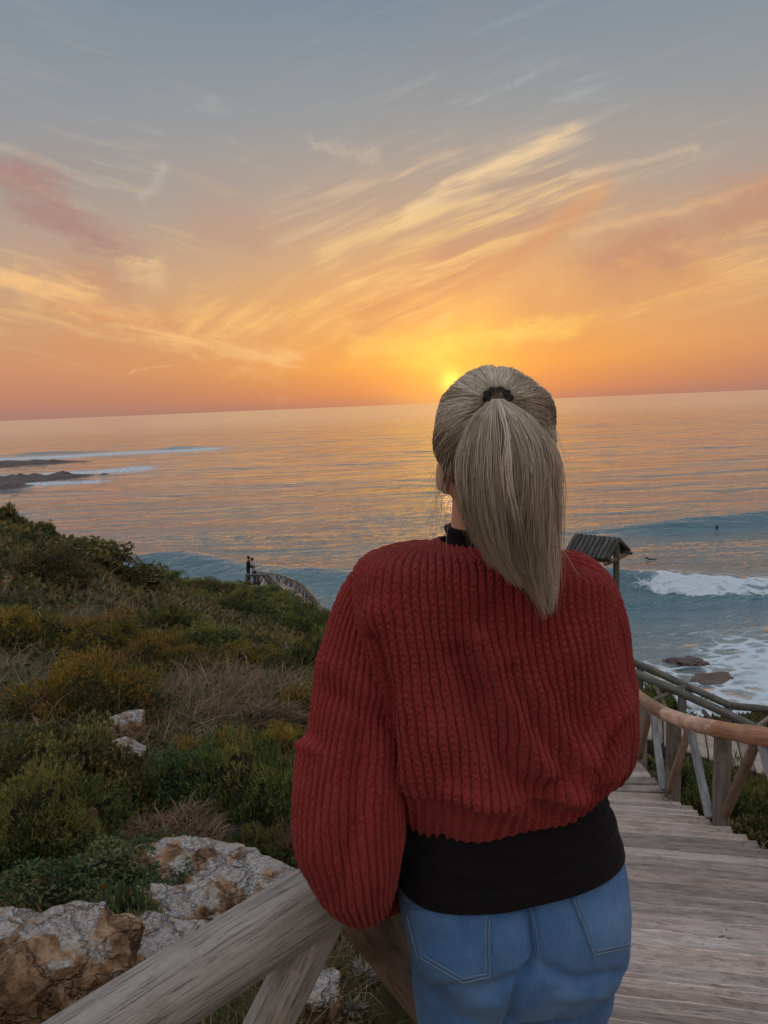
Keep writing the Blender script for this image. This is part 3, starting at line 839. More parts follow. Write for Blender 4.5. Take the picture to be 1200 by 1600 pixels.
pan = np_mesh('board', np.array([(x, y, z) for z in (-.55, .35) for y in (-.03, .03) for x in (-.40, .40)], float),
              [[0, 1, 3, 2], [4, 6, 7, 5], [0, 4, 5, 1], [1, 5, 7, 3], [3, 7, 6, 2], [2, 6, 4, 0]], smooth=False)
o = obj('sign_board', pan, M['log_dark'], ks); o.location = Vector((c.x, c.y, H - 4.65)) - ks.location
o.rotation_euler = (0, 0, math.atan2(u.y, u.x))

# ------------------------------------------------------------------ lookout in the middle distance
YA = 46.0
wk0, wk1 = W3(at_y(437, 912, 45.)), W3(at_y(447, 916, 45.))
lk = obj('lookout_boardwalk', np_mesh('lookout_boardwalk', np.array([tuple(at_y(380, 912, YA) + np.array([0, 0, -.1])), tuple(at_y(450, 917, YA) + np.array([0, 0, -.1])), tuple(at_y(450, 917, YA) + np.array([0, .25, -.1])), tuple(at_y(380, 912, YA) + np.array([0, .25, -.1])),
        tuple(at_y(380, 912, YA) + np.array([0, 0, -.4])), tuple(at_y(450, 917, YA) + np.array([0, 0, -.4])), tuple(at_y(450, 917, YA) + np.array([0, .25, -.4])), tuple(at_y(380, 912, YA) + np.array([0, .25, -.4]))]),
        [[0, 1, 2, 3], [7, 6, 5, 4], [0, 4, 5, 1], [1, 5, 6, 2], [2, 6, 7, 3], [3, 7, 4, 0]], smooth=False), M['log_dark'])
tag(lk, kind='structure')
fl = H + (at_y(415, 914, YA)[2] - H)
a0 = Vector((at_y(380, 912, YA)[0], YA - .6, fl)); a1 = Vector((at_y(447, 916, YA)[0], YA - .6, fl))
strip_planks(lk, a0, a1, a0 + Vector((0, 2.0, 0)), a1 + Vector((0, 2.0, 0)), 16, M['plank_far'])
# ramp running down towards the viewer
q0, q1 = W3(at_y(438, 909, 45.6)), W3(at_y(452, 910, 45.6))
s0, s1 = W3(at_y(455, 942, 39.5)), W3(at_y(487, 942, 39.5))
s0.z = s1.z = (s0.z + s1.z) / 2; q0.z = q1.z = fl
nr = 30
for i in range(nr):
    u0 = (i + .5) / nr
    p, q_ = q0.lerp(s0, u0), q1.lerp(s1, u0)
    me = plank_mesh((q_ - p).length, .20, .05, 300 + i, 4); me.materials.append(M['plank_far'])
    o = obj('plank', me, None, lk); o.location = (p + q_) / 2; o.rotation_euler = (R(-10), 0, math.atan2(q_.y - p.y, q_.x - p.x))
def far_rail(pts, label, nposts, hh, mat, br=True):
    e = empty('log_railing', W3(pts[0]) - Vector((0, 0, hh))); tag(e, label, 'railing')
    P = [W3(p) for p in pts]
    for a, b in zip(P[:-1], P[1:]): log('top_rail', a, b, .075, .07, mat, e, 8, 4)
    Ls = [0]
    for a, b in zip(P[:-1], P[1:]): Ls.append(Ls[-1] + (b - a).length)
    prev = None
    for i in range(nposts):
        s_ = Ls[-1] * i / (nposts - 1)
        k = max(q for q in range(len(P) - 1) if Ls[q] <= s_ + 1e-6)
        p = P[k].lerp(P[k + 1], (s_ - Ls[k]) / (Ls[k + 1] - Ls[k]))
        log('post', p - Vector((0, 0, hh + .35)), p, .085, .08, mat, e, 8, 4)
        if prev is not None and br:
            mid = (prev + p) / 2
            log('brace', prev - Vector((0, 0, hh * .9)), mid, .045, .045, mat, e, 6, 3)
            log('brace', p - Vector((0, 0, hh * .9)), mid, .045, .045, mat, e, 6, 3)
        prev = p
far_rail([at_y(385, 898, YA - .6), at_y(421, 899, YA - .6)], 'short dark log railing in front of the two people at the lookout', 3, .8, M['log_dark'])
far_rail([at_y(421, 899, YA - .6), at_y(427, 905, 44.0), at_y(440, 917, 42.0), at_y(453, 936, 39.6)], 'log railing on the left of the ramp down from the lookout', 8, .8, M['log'])
far_rail([at_y(401, 893, 47.6), at_y(430, 897, 46.8), at_y(449, 902, 46.0), at_y(462, 907, 44.6), at_y(478, 918, 42.4), at_y(489, 931, 40.6), at_y(499, 944, 39.2)], 'log railing on the seaward side of the lookout and its ramp', 13, .8, M['log'])

# ------------------------------------------------------------------ foliage
def leaf_mat(name, rough=.6, trans=.3):
    m, n, b, o = new_mat(name)
    c = n.n('ShaderNodeAttribute', attribute_name='col').outputs['Color']
    rnd = n.n('ShaderNodeObjectInfo').outputs['Random']
    hs = n.n('ShaderNodeHueSaturation'); n.put(hs.inputs['Color'], c)
    n.put(hs.inputs['Hue'], n.rng(rnd, 0, 1, .487, .513)); n.put(hs.inputs['Value'], n.rng(n.m('FRACT', n.m('MULTIPLY', rnd, 9.7)), 0, 1, .82, 1.2))
    c = hs.outputs[0]
    n.put(b.inputs['Base Color'], c)
    b.inputs['Roughness'].default_value = rough; b.inputs['Specular IOR Level'].default_value = .3
    tr = n.n('ShaderNodeBsdfTranslucent'); n.put(tr.inputs['Color'], c)
    mx = n.n('ShaderNodeMixShader'); mx.inputs[0].default_value = trans
    n.t.links.new(b.outputs[0], mx.inputs[1]); n.t.links.new(tr.outputs[0], mx.inputs[2]); n.t.links.new(mx.outputs[0], o.inputs[0])
    return m
M['leaf'] = leaf_mat('leaves')
M['grass'] = leaf_mat('dry_blades', .7, .25)
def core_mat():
    m, n, b, o = new_mat('dark_bush_core')  # dark colour of the filler core added inside each bush
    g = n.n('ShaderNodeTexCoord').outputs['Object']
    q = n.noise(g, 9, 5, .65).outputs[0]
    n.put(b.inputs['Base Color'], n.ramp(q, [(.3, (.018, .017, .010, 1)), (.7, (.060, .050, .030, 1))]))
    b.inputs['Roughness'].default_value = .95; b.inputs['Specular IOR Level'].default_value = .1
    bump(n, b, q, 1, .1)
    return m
M['core'] = core_mat()

def unit(v): return v / np.maximum(np.linalg.norm(v, axis=-1, keepdims=True), 1e-9)
def blades(P, D, size, ratio, q, shape='leaf', fold=.25):
    """one flat bent leaf per point: 'leaf' = pointed oval (2 triangles), 'blade' = narrow triangle, 'long' = bent grass (3 triangles)"""
    n = len(P); D = unit(D)
    S = unit(np.cross(D, unit(q.normal(size=(n, 3))))); U = np.cross(S, D)
    size = np.broadcast_to(size, (n,))[:, None]; w = size * np.broadcast_to(ratio, (n,))[:, None]
    if shape == 'leaf':
        a = P; b = P + D * size * .45 + S * w * .5 + U * size * fold * .3; c = P + D * size; d = P + D * size * .45 - S * w * .5 + U * size * fold * .3
        V = np.stack([a, b, c, d], 1).reshape(-1, 3); k = np.arange(n)[:, None] * 4
        T = np.concatenate([k + [[0, 1, 2]], k + [[0, 2, 3]]]); per = 4
    elif shape == 'blade':
        V = np.stack([P - S * w * .5, P + S * w * .5, P + D * size], 1).reshape(-1, 3); k = np.arange(n)[:, None] * 3
        T = k + [[0, 1, 2]]; per = 3
    else:
        m = P + D * size * .55; bend = unit(q.normal(size=(n, 3)) * [1, 1, .3] + [0, 0, -.5]) * size * fold
        V = np.stack([P - S * w * .5, P + S * w * .5, m - S * w * .4 + bend * .25, m + S * w * .4 + bend * .25, P + D * size * .95 + bend], 1).reshape(-1, 3)
        k = np.arange(n)[:, None] * 5
        T = np.concatenate([k + [[0, 1, 3]], k + [[0, 3, 2]], k + [[2, 3, 4]]]); per = 5
    return V, T, per
def join(parts):
    V, T, C, o = [], [], [], 0
    for v, t, c in parts:
        V.append(v); T.append(t + o); C.append(c); o += len(v)
    return np.vstack(V), np.vstack(T), np.vstack(C)
PAL = {   # leaf colours: dark, mid, tip
    'Y': ((.034, .050, .015), (.135, .132, .030), (.40, .265, .048)),
    'D': ((.024, .052, .018), (.098, .145, .040), (.290, .270, .070)),
    'O': ((.050, .066, .024), (.145, .145, .045), (.290, .225, .075)),
    'B': ((.044, .088, .040), (.095, .155, .062), (.220, .215, .080)),
    'R': ((.120, .080, .055), (.215, .142, .092), (.340, .230, .140)),
    'G': ((.140, .115, .125), (.240, .200, .205), (.360, .310, .310)),
}
def lobes(dirs, seed, amp):
    return 1 + amp * fbm3(dirs[:, 0] * 2.3 + seed * 7.1, dirs[:, 1] * 2.3 + 3, dirs[:, 2] * 2.3 + seed, 3, .5)
def bush_mesh(kind, n, leaf, seed, flat=.6, amp=.34, style='juniper'):
    q = np.random.default_rng(seed)
    d = unit(q.normal(size=(n * 2, 3)) * [1, 1, .9]); d = d[d[:, 2] > -.12][:n]; n = len(d)
    rad = lobes(d, seed, amp)
    depth = 1 - .32 * q.random(n) ** 2.2
    P = d * (rad * depth)[:, None] * [1, 1, flat]
    clump = fbm3(P[:, 0] * 3.2 + seed, P[:, 1] * 3.2, P[:, 2] * 3.2 + 5, 3)
    c0, c1, c2 = (np.array(x) for x in PAL[kind])
    parts = []
    if style == 'juniper':
        D = unit(d * [1, 1, .7] + q.normal(size=(n, 3)) * .45 + [0, 0, .55])
        P = P + D * (.05 * np.maximum(clump, 0))[:, None]
        for k in range(4):
            Dk = unit(D + q.normal(size=(n, 3)) * .42)
            v, t, per = blades(P + D * (leaf * .35 * k * q.random(n))[:, None], Dk, leaf * q.uniform(.7, 1.5, n), .26, q, 'blade')
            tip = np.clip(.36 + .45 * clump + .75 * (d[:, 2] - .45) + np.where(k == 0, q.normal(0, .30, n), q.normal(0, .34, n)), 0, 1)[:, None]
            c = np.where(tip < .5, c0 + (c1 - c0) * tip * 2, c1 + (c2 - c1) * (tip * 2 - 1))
            brn = fbm3(P[:, 0] * 2.2 + seed * 3, P[:, 1] * 2.2, P[:, 2] * 2.2, 2) > .55
            c[brn & (q.random(n) < .6)] = np.array([.23, .115, .060])
            parts.append((v, t, np.repeat(c, per, 0)))
    elif style == 'broad':
        D = unit(d + q.normal(size=(n, 3)) * .75 + [0, 0, .25])
        for k in range(2):
            Dk = unit(D + q.normal(size=(n, 3)) * .7)
            v, t, per = blades(P, Dk, leaf * q.uniform(.7, 1.35, n), .55, q, 'leaf')
            tip = np.clip(.40 + .45 * clump + q.normal(0, .28, n), 0, 1)[:, None]
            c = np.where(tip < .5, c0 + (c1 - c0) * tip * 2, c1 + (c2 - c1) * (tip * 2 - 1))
            br = q.random(n) < .07
            c[br] = np.array([.20, .095, .030])
            parts.append((v, t, np.repeat(c, per, 0)))
    else:      # bare twigs
        D = unit(d * [1, 1, .8] + q.normal(size=(n, 3)) * .8 + [0, 0, .2])
        v, t, per = blades(P * .82, D, leaf * q.uniform(1.5, 4.5, n), .06, q, 'long', .35)
        tip = np.clip(.45 + .4 * clump + q.normal(0, .25, n), 0, 1)[:, None]
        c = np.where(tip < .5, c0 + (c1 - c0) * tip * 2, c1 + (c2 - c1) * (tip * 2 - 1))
        parts.append((v, t, np.repeat(c, per, 0)))
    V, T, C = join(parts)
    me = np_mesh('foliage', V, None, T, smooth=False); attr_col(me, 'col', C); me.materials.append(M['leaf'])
    # added dark core: blocks the view through the leaves, inner shade in its colour
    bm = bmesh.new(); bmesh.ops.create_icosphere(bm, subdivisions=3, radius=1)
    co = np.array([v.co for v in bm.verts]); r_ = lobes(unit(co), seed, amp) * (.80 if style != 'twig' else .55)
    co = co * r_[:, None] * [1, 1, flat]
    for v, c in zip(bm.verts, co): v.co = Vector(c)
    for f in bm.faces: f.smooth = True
    me2 = bpy.data.meshes.new('dark_core'); bm.to_mesh(me2); bm.free(); me2.materials.append(M['core'])
    return me, me2
STY = {'Y': 'juniper', 'D': 'juniper', 'O': 'broad', 'B': 'broad', 'R': 'twig', 'G': 'twig'}
_bush = {}
def bush_var(kind, lod, k):
    key = (kind, lod, k)
    if key not in _bush:
        st = STY[kind]
        n, leaf = {'juniper': {0: (9000, .044), 1: (3600, .074), 2: (1200, .13)}, 'broad': {0: (9500, .052), 1: (2600, .10), 2: (800, .19)}, 'twig': {0: (3800, .10), 1: (1600, .12), 2: (700, .16)}}[st][lod]
        _bush[key] = bush_mesh(kind, n, leaf, 11 + 31 * k + 7 * ord(kind) + lod, .62, .46, st)
    return _bush[key]
brng = random.Random(21)
def bush(name, label, cat, px, py, wpx, hpx, kind, k=0, sink=.10, group=None, lod=None, depth=None, pos=None):
    p = ground_hit(px, py) if pos is None else np.array(pos, float)
    dist = np.linalg.norm(p - np.array([0, 0, H]))
    w = wpx / 1200 * dist * .5; h = hpx / 1200 * dist
    if lod is None: lod = 0 if wpx > 120 else 1 if wpx > 55 else 2
    e = empty(name, (p[0], p[1] + w * .35, p[2] - sink * h), brng.uniform(0, 6.28))
    # the crown is set back so that its front foot is where the sight line meets the ground
    z = float(ground_z(p[0], p[1] + w * .35))
    e.location.z = z - sink * h
    e.scale = (w, w * (depth or .9), h / .74)
    tag(e, label, cat, group)
    a, b = bush_var(kind, lod, k)
    obj('foliage', a, None, e); obj('dark_core', b, None, e)
    return e
BUSHES = [
    ('juniper_bush', 'large mossy golden juniper mound near the left edge, midway up the slope', 108, 1128, 215, 100, 'Y', 0),
    ('juniper_bush', 'wide golden juniper mound just above the large mossy one', 128, 1022, 200, 62, 'Y', 1),
    ('juniper_bush', 'golden juniper mound touching the left edge of the picture', 18, 1010, 100, 60, 'Y', 2),
    ('juniper_bush', 'olive gold juniper mound right of the wide golden one', 240, 1046, 135, 58, 'Y', 0),
    ('juniper_bush', 'small dark rounded juniper between dry grass and golden mounds', 266, 982, 74, 46, 'D', 1),
    ('juniper_bush', 'low green juniper behind the pale dry grass', 318, 1012, 130, 42, 'D', 2),
    ('juniper_bush', 'long green and gold juniper in the middle of the slope', 372, 1052, 170, 50, 'Y', 2),
    ('juniper_bush', 'dark green juniper below the lookout ramp', 462, 996, 140, 58, 'D', 0),
    ('juniper_bush', 'dark green juniper half hidden behind the red sleeve', 505, 1046, 110, 60, 'D', 2),
    ('juniper_bush', 'golden juniper beside the sweater sleeve above the dry grass', 452, 1120, 115, 42, 'Y', 1),
    ('juniper_bush', 'golden tipped juniper below the dry grass hollow', 325, 1212, 125, 66, 'Y', 1),
    ('juniper_bush', 'small golden tipped juniper close to the sleeve', 440, 1185, 105, 52, 'Y', 0),
    ('juniper_bush', 'big feathery dark green juniper left of the sleeve', 418, 1312, 235, 150, 'D', 0),
    ('juniper_bush', 'dark juniper under the big feathery one, behind the log rail', 395, 1362, 120, 62, 'D', 1),
    ('leafy_shrub', 'dark leafy shrub between the pale stones and the feathery juniper', 290, 1268, 150, 95, 'B', 0),
    ('leafy_shrub', 'broad rusty green shrub filling the left edge above the lichen rocks', 62, 1268, 250, 130, 'O', 0),
    ('juniper_bush', 'feathery green juniper sprawling from the lower left edge', 38, 1345, 230, 125, 'D', 2),
    ('leafy_shrub', 'low leafy mat growing over the lichen covered rocks', 130, 1438, 270, 70, 'B', 1),
    ('leafy_shrub', 'leafy plant hanging in the cleft between the two lichen rocks', 178, 1505, 100, 110, 'B', 2),
    ('dry_shrub', 'brown dry clump above the far lichen rock', 255, 1345, 180, 52, 'R', 0),
    ('twiggy_shrub', 'tangle of bare grey twigs on the far lichen rock', 335, 1345, 130, 44, 'G', 0),
    ('dry_shrub', 'rusty bare shrub beside the dark juniper near the log rail', 452, 1358, 90, 70, 'R', 1),
    ('twiggy_shrub', 'purplish bare twigs in the hollow above the golden tipped juniper', 380, 1146, 150, 30, 'R', 2),
    ('leafy_shrub', 'olive shrub on the upper left slope below the skyline', 50, 905, 130, 45, 'O', 1),
    ('leafy_shrub', 'dark shrub breaking the skyline at the left edge', 4, 812, 40, 26, 'O', 2),
    ('juniper_bush', 'tiny dark tuft sticking up on the left skyline', 70, 832, 26, 16, 'D', 1),
    ('leafy_shrub', 'olive shrub under the left skyline', 120, 872, 120, 30, 'O', 0),
    ('leafy_shrub', 'dense shrub where the skyline meets the blue wave', 190, 905, 110, 26, 'O', 2),
    ('juniper_bush', 'dark bush on the skyline left of the lookout', 245, 905, 66, 14, 'D', 0),
    ('juniper_bush', 'low dark bush on the skyline nearer the lookout', 300, 918, 80, 14, 'D', 2),
    ('juniper_bush', 'dark bush at the foot of the lookout railing', 352, 926, 80, 16, 'D', 1),
    ('juniper_bush', 'green bush covering the near side of the lookout', 415, 934, 70, 16, 'D', 0),
    ('juniper_bush', 'dark bush right of the foot of the lookout ramp', 500, 956, 60, 24, 'D', 2),
    ('juniper_bush', 'green bush below the middle of the lookout', 350, 958, 130, 36, 'D', 1),
    ('juniper_bush', 'green bush below the lookout ramp, left of the dark one', 420, 966, 110, 34, 'D', 2),
    ('juniper_bush', 'dark bush in the shade right of the stairs under the reddish rail', 1172, 1300, 130, 90, 'D', 0),
    ('leafy_shrub', 'dark leafy bush between the stairs and the lower boardwalk', 1092, 1262, 100, 70, 'B', 1),
    ('leafy_shrub', 'mossy shrub against the right edge beside the stair ends', 1205, 1345, 110, 60, 'O', 1),
    ('juniper_bush', 'dark bush between the two dark rails', 1110, 1130, 90, 34, 'D', 1),
    ('juniper_bush', 'dark bush beyond the dark rails near the foam', 1165, 1112, 90, 26, 'D', 2),
    ('juniper_bush', 'dark bush behind the top of the lower rail, beside the sweater', 1025, 1112, 80, 40, 'D', 0),
]
for nm, lb, px, py, w, h, kd, k in BUSHES:
    bush(nm, lb, 'bush', px, py, w, h, kd, k, group={'juniper_bush': 'juniper bushes on the slope', 'leafy_shrub': 'leafy shrubs on the slope', 'dry_shrub': 'dry shrubs on the slope', 'twiggy_shrub': 'bare twiggy shrubs on the slope'}[nm])

# ------------------------------------------------------------------ low scrub and dry grass over the whole slope
def scatter(n, r0, r1, a0=-34, a1=34, q=None):
    az_ = np.radians(q.uniform(a0, a1, n)); r = np.exp(q.uniform(math.log(r0), math.log(r1), n))
    X, Y = r * np.sin(az_), r * np.cos(az_)
    return X, Y, r
def walkway(X, Y):
    onst = (X > -.12) & (X < 2.45) & (Y < 10.2)
    lo_ = (np.abs(Y - (9.6 + (3.3 - X) * .40)) < 1.1) & (X > 2.3)
    return onst | lo_
q = np.random.default_rng(77)
def grassy(X, Y): return fbm2(X / 3.1 + 40, Y / 4.3 + 8, 3) + .35 * fbm2(X / 12 + 4, Y / 12, 2)
def cover():
    X, Y, r = scatter(52000, 2.0, 75, q=q)
    keep = ~walkway(X, Y) & (q.random(len(X)) < np.where(grassy(X, Y) > .28, .25, 1.0))
    X, Y, r = X[keep], Y[keep], r[keep]
    hum = .5 + .5 * fbm2(X / 1.1, Y / 1.1, 3)
    P = np.stack([X, Y, ground_z(X, Y) + np.clip(hum, 0, 1) * .10 * np.clip(r / 8, .3, 1.6) * q.random(len(X))], -1)
    size = np.clip(.0078 * r, .022, .22)
    parts = []
    tone = fbm2(X / 2.2 + 9, Y / 2.2 + 2, 3) + .5 * fbm2(X / 9, Y / 9 + 30, 2)
    for k in range(3):
        D = unit(q.normal(size=P.shape) * .7 + [0, 0, .75])
        v, t, per = blades(P, D, size * q.uniform(.7, 1.6, len(P)), .5, q, 'leaf')
        tip = np.clip(.38 + .5 * tone + q.normal(0, .25, len(P)), 0, 1)[:, None]
        c0, c1, c2 = np.array((.046, .062, .022)), np.array((.130, .130, .040)), np.array((.270, .205, .072))
        c = np.where(tip < .5, c0 + (c1 - c0) * tip * 2, c1 + (c2 - c1) * (tip * 2 - 1))
        c[q.random(len(P)) < .08] = (.17, .10, .055)
        parts.append((v, t, np.repeat(c, per, 0)))
    V, T, C = join(parts)
    me = np_mesh('low_scrub', V, None, T, smooth=False); attr_col(me, 'col', C)
    return me
ls_ = obj('low_scrub', cover(), M['leaf']); tag(ls_, 'low olive scrub covering the slope down to the sea', 'scrub', kind='stuff')
def grass():
    X, Y, r = scatter(60000, 1.8, 60, q=q)
    keep = ~walkway(X, Y) & (q.random(len(X)) < np.where(grassy(X, Y) > .30, .75, .12))
    # dry hollows seen in the slope
    xs, ys = [X[keep]], [Y[keep]]
    for px, py, sd, n in ((365, 1085, .8, 3200), (320, 960, 1.8, 2400), (250, 940, 1.8, 1200), (420, 1070, .6, 1400), (120, 930, 2.0, 800), (300, 1120, .5, 1800), (240, 1160, .4, 900), (290, 1300, .25, 700), (520, 1560, .22, 900), (590, 1520, .25, 900), (440, 1560, .2, 400)):
        c = ground_hit(px, py)
        xs.append(c[0] + q.normal(0, sd, n)); ys.append(c[1] + q.normal(0, sd * 1.3, n))
    X, Y = np.concatenate(xs), np.concatenate(ys)
    ok = ~walkway(X, Y); X, Y = X[ok], Y[ok]
    r = np.hypot(X, Y)
    P = np.stack([X, Y, ground_z(X, Y) - .01], -1)
    D = unit(q.normal(size=P.shape) * [.55, .55, .2] + [.12, 0, .8])
    size = np.clip(q.gamma(4, .06, len(X)), .08, .55) * np.clip(r / 8, .55, 1.25)
    v, t, per = blades(P, D, size, np.clip(.0011 * r / size, .012, .09), q, 'long', .45)
    tip = np.clip(q.normal(.45, .28, len(X)), 0, 1)[:, None]
    c = np.array((.13, .092, .054)) * (1 - tip) + np.array((.38, .28, .18)) * tip
    g = q.random(len(X)) < .22; c[g] = np.array((.07, .085, .030))
    me = np_mesh('dry_grass', v, None, t, smooth=False); attr_col(me, 'col', np.repeat(c, per, 0))
    return me
dg_ = obj('dry_grass', grass(), M['grass']); tag(dg_, 'pale dry grass in the hollows of the slope', 'grass', kind='stuff')
# pale rosettes among the grass under the log rail
for i, (px, py, s_) in enumerate(((566, 1528, .075), (548, 1585, .07), (596, 1475, .06))):
    p = ground_hit(px, py)
    n = 46; D = unit(q.normal(size=(n, 3)) * [1, 1, .6] + [0, 0, .5])
    P = np.zeros((n, 3)) + D * .01
    v, t, per = blades(P, D, s_ * q.uniform(.6, 1.2, n), .22, q, 'leaf')
    me = np_mesh('leaves', v, None, t, smooth=False); attr_col(me, 'col', np.repeat(np.array((.36, .36, .34)) * q.uniform(.7, 1.2, (n, 1)), per, 0))
    me.materials.append(M['leaf'])
    o = obj('silvery_plant', me, None, loc=(p[0], p[1], p[2] + .02))
    tag(o, ('silvery rosette in the dry grass left of the jeans', 'silvery rosette lowest under the log rail', 'silvery rosette nearest the sleeve cuff')[i], 'plant', 'silvery plants under the rail')

# ------------------------------------------------------------------ rocks
def lichen_mat():
    m, n, b, o = new_mat('lichen_limestone')
    g = n.n('ShaderNodeNewGeometry').outputs['Position']
    nz = n.sep(n.n('ShaderNodeNewGeometry').outputs['Normal'])[2]
    big = n.noise(g, 3.2, 4, .6).outputs[0]; med = n.noise(g, 11, 6, .68, .6).outputs[0]; fin = n.noise(g, 46, 5, .7).outputs[0]
    c = n.ramp(med, [(.30, (.075, .045, .028, 1)), (.45, (.22, .125, .070, 1)), (.58, (.42, .255, .145, 1)), (.72, (.54, .42, .31, 1))])
    c = n.mix(n.m('MULTIPLY', n.rng(fin, .5, .66), .5), c, (.05, .035, .025, 1))
    vo = n.n('ShaderNodeTexVoronoi', feature='SMOOTH_F1'); vo.inputs['Scale'].default_value = 9
    n.put(vo.inputs['Vector'], n.v('ADD', g, n.v('SCALE', n.noise(g, 22, 4, .7).outputs['Color'], scale=.07)))
    lich = n.m('ADD', n.m('MULTIPLY', n.m('SUBTRACT', .45, vo.outputs['Distance']), .9), n.m('ADD', n.m('MULTIPLY', big, .85), n.m('MULTIPLY', nz, .36)))
    crk = n.n('ShaderNodeTexVoronoi', feature='DISTANCE_TO_EDGE'); crk.inputs['Scale'].default_value = 5.0
    n.put(crk.inputs['Vector'], n.v('ADD', g, n.v('SCALE', n.noise(g, 6, 4, .7).outputs['Color'], scale=.25)))
    c = n.mix(n.rng(crk.outputs['Distance'], .0, .020, .6, 0), c, (.03, .022, .016, 1))
    spk = n.noise(g, 85, 4, .75).outputs[0]
    f = n.m('MULTIPLY', n.rng(lich, .66, .80, smooth=True), n.rng(spk, .36, .54))
    c = n.mix(n.m('MULTIPLY', f, n.rng(fin, .30, .5)), c, n.ramp(fin, [(.3, (.27, .26, .25, 1)), (.6, (.55, .56, .56, 1))]))
    n.put(b.inputs['Base Color'], c); b.inputs['Roughness'].default_value = .9; b.inputs['Specular IOR Level'].default_value = .2
    bump(n, b, n.m('ADD', n.m('ADD', n.m('MULTIPLY', med, 1.4), n.m('MULTIPLY', fin, .6)), n.rng(crk.outputs['Distance'], 0, .05, 0, .8)), 1.0, .03)
    return m
M['lichen'] = lichen_mat()
def rock(name, label, px, py, wpx, hpx, dpx, seed, flat=.0, sub=6, yaw=0, tilt=(0, 0), amp=.20, sink=.25):
    p = ground_hit(px, py); dist = np.linalg.norm(p - np.array([0, 0, H])); s_ = dist / 1200
    bm = bmesh.new(); bmesh.ops.create_cube(bm, size=2)
    bmesh.ops.subdivide_edges(bm, edges=bm.edges, cuts=2 ** (sub - 1) - 1, use_grid_fill=True)
    co = np.array([v.co for v in bm.verts])
    nn = (np.abs(co) ** 5.5).sum(1) ** (1 / 5.5); co = co / nn[:, None]        # boxy
    co *= np.array([wpx, dpx, hpx]) * s_ * .5
    k = 1 / (s_ * max(wpx, 60) * .5)
    n1 = fbm3(co[:, 0] * k * 1.3 + seed, co[:, 1] * k * 1.3, co[:, 2] * k * 1.3 + seed * 2, 5, .55)
    led = np.abs(vnoise3(co[:, 0] * k * .7, co[:, 1] * k * .7 + seed, co[:, 2] * k * 3.4)) - .3     # bedding ledges
    co = co * (1 + amp * n1 + .10 * led)[:, None]
    co[:, 2] += .06 * fbm2(co[:, 0] * k * 2 + seed, co[:, 1] * k * 2, 3) / k
    for v, c in zip(bm.verts, co): v.co = Vector(c)
    for f in bm.faces: f.smooth = True
    me = bpy.data.meshes.new(name); bm.to_mesh(me); bm.free()
    o = obj(name, me, M['lichen'], loc=(p[0], p[1] + dpx * s_ * .4, p[2] + hpx * s_ * (.5 - sink)), rot=(R(tilt[0]), R(tilt[1]), R(yaw)))
    tag(o, label, 'rock')
    return o
rock('lichen_rock', 'large white lichen covered rock in the lower left corner', 30, 1640, 250, 120, 120, 3, yaw=14, tilt=(4, 8), sink=.02)
rock('lichen_rock', 'flat orange and white lichen ledge behind the log rail', 320, 1425, 250, 60, 120, 8, yaw=-8, tilt=(8, 6), sink=.3)
rock('lichen_rock', 'rounded lichen rock in front of the flat ledge', 270, 1470, 130, 60, 80, 5, yaw=12, tilt=(10, 6), sink=.25)
rock('lichen_rock', 'brown lichen rock just above the log rail, left of the ledge', 240, 1535, 130, 70, 80, 15, yaw=-20, tilt=(4, 4), sink=.30)
rock('pale_stone', 'pale stone beneath the large golden juniper', 196, 1158, 46, 32, 40, 12, sub=5, yaw=10, sink=.0)
rock('pale_stone', 'slanting pale stone below the first one, beside the dark leafy shrub', 190, 1208, 54, 34, 40, 22, sub=5, yaw=-25, tilt=(0, 20), sink=.0)
rock('pale_stone', 'small grey stone upright above the lichen ledge', 134, 1326, 26, 50, 26, 31, sub=4, sink=.05)
rock('pale_stone', 'small pale pebble under the slanting stone', 188, 1222, 11, 10, 10, 33, sub=4)
rock('pale_stone', 'pale stone at the foot of the brace under the log rail', 492, 1596, 70, 50, 60, 41, sub=5)
rock('pale_stone', 'brown boulder beyond the dark rails at the right edge', 1185, 1120, 70, 30, 50, 44, sub=5)
def shore_rock(label, px, py, w, h, seed):
    p = at_z(px, py, 0)
    bm = bmesh.new(); bmesh.ops.create_icosphere(bm, subdivisions=4, radius=1)
    co = np.array([v.co for v in bm.verts])
    co = co * (1 + .40 * fbm3(co[:, 0] * 1.8 + seed, co[:, 1] * 1.8, co[:, 2] * 1.8, 5))[:, None] * [w * .5, w * .34, h]
    for v, c in zip(bm.verts, co): v.co = Vector(c)
    me = bpy.data.meshes.new('shore_rock'); bm.to_mesh(me); bm.free()
    o = obj('shore_rock', me, M['reef'], loc=(p[0], p[1], -.05)); tag(o, label, 'rock')
shore_rock('reddish rock awash in the foam, seaward one', 1082, 1038, 3.6, .55, 2)
shore_rock('small rock awash left of the reddish one', 1055, 1033, 2.6, .35, 5)
shore_rock('dark flat rock awash in the foam, shoreward one', 1110, 1066, 5.4, .42, 9)

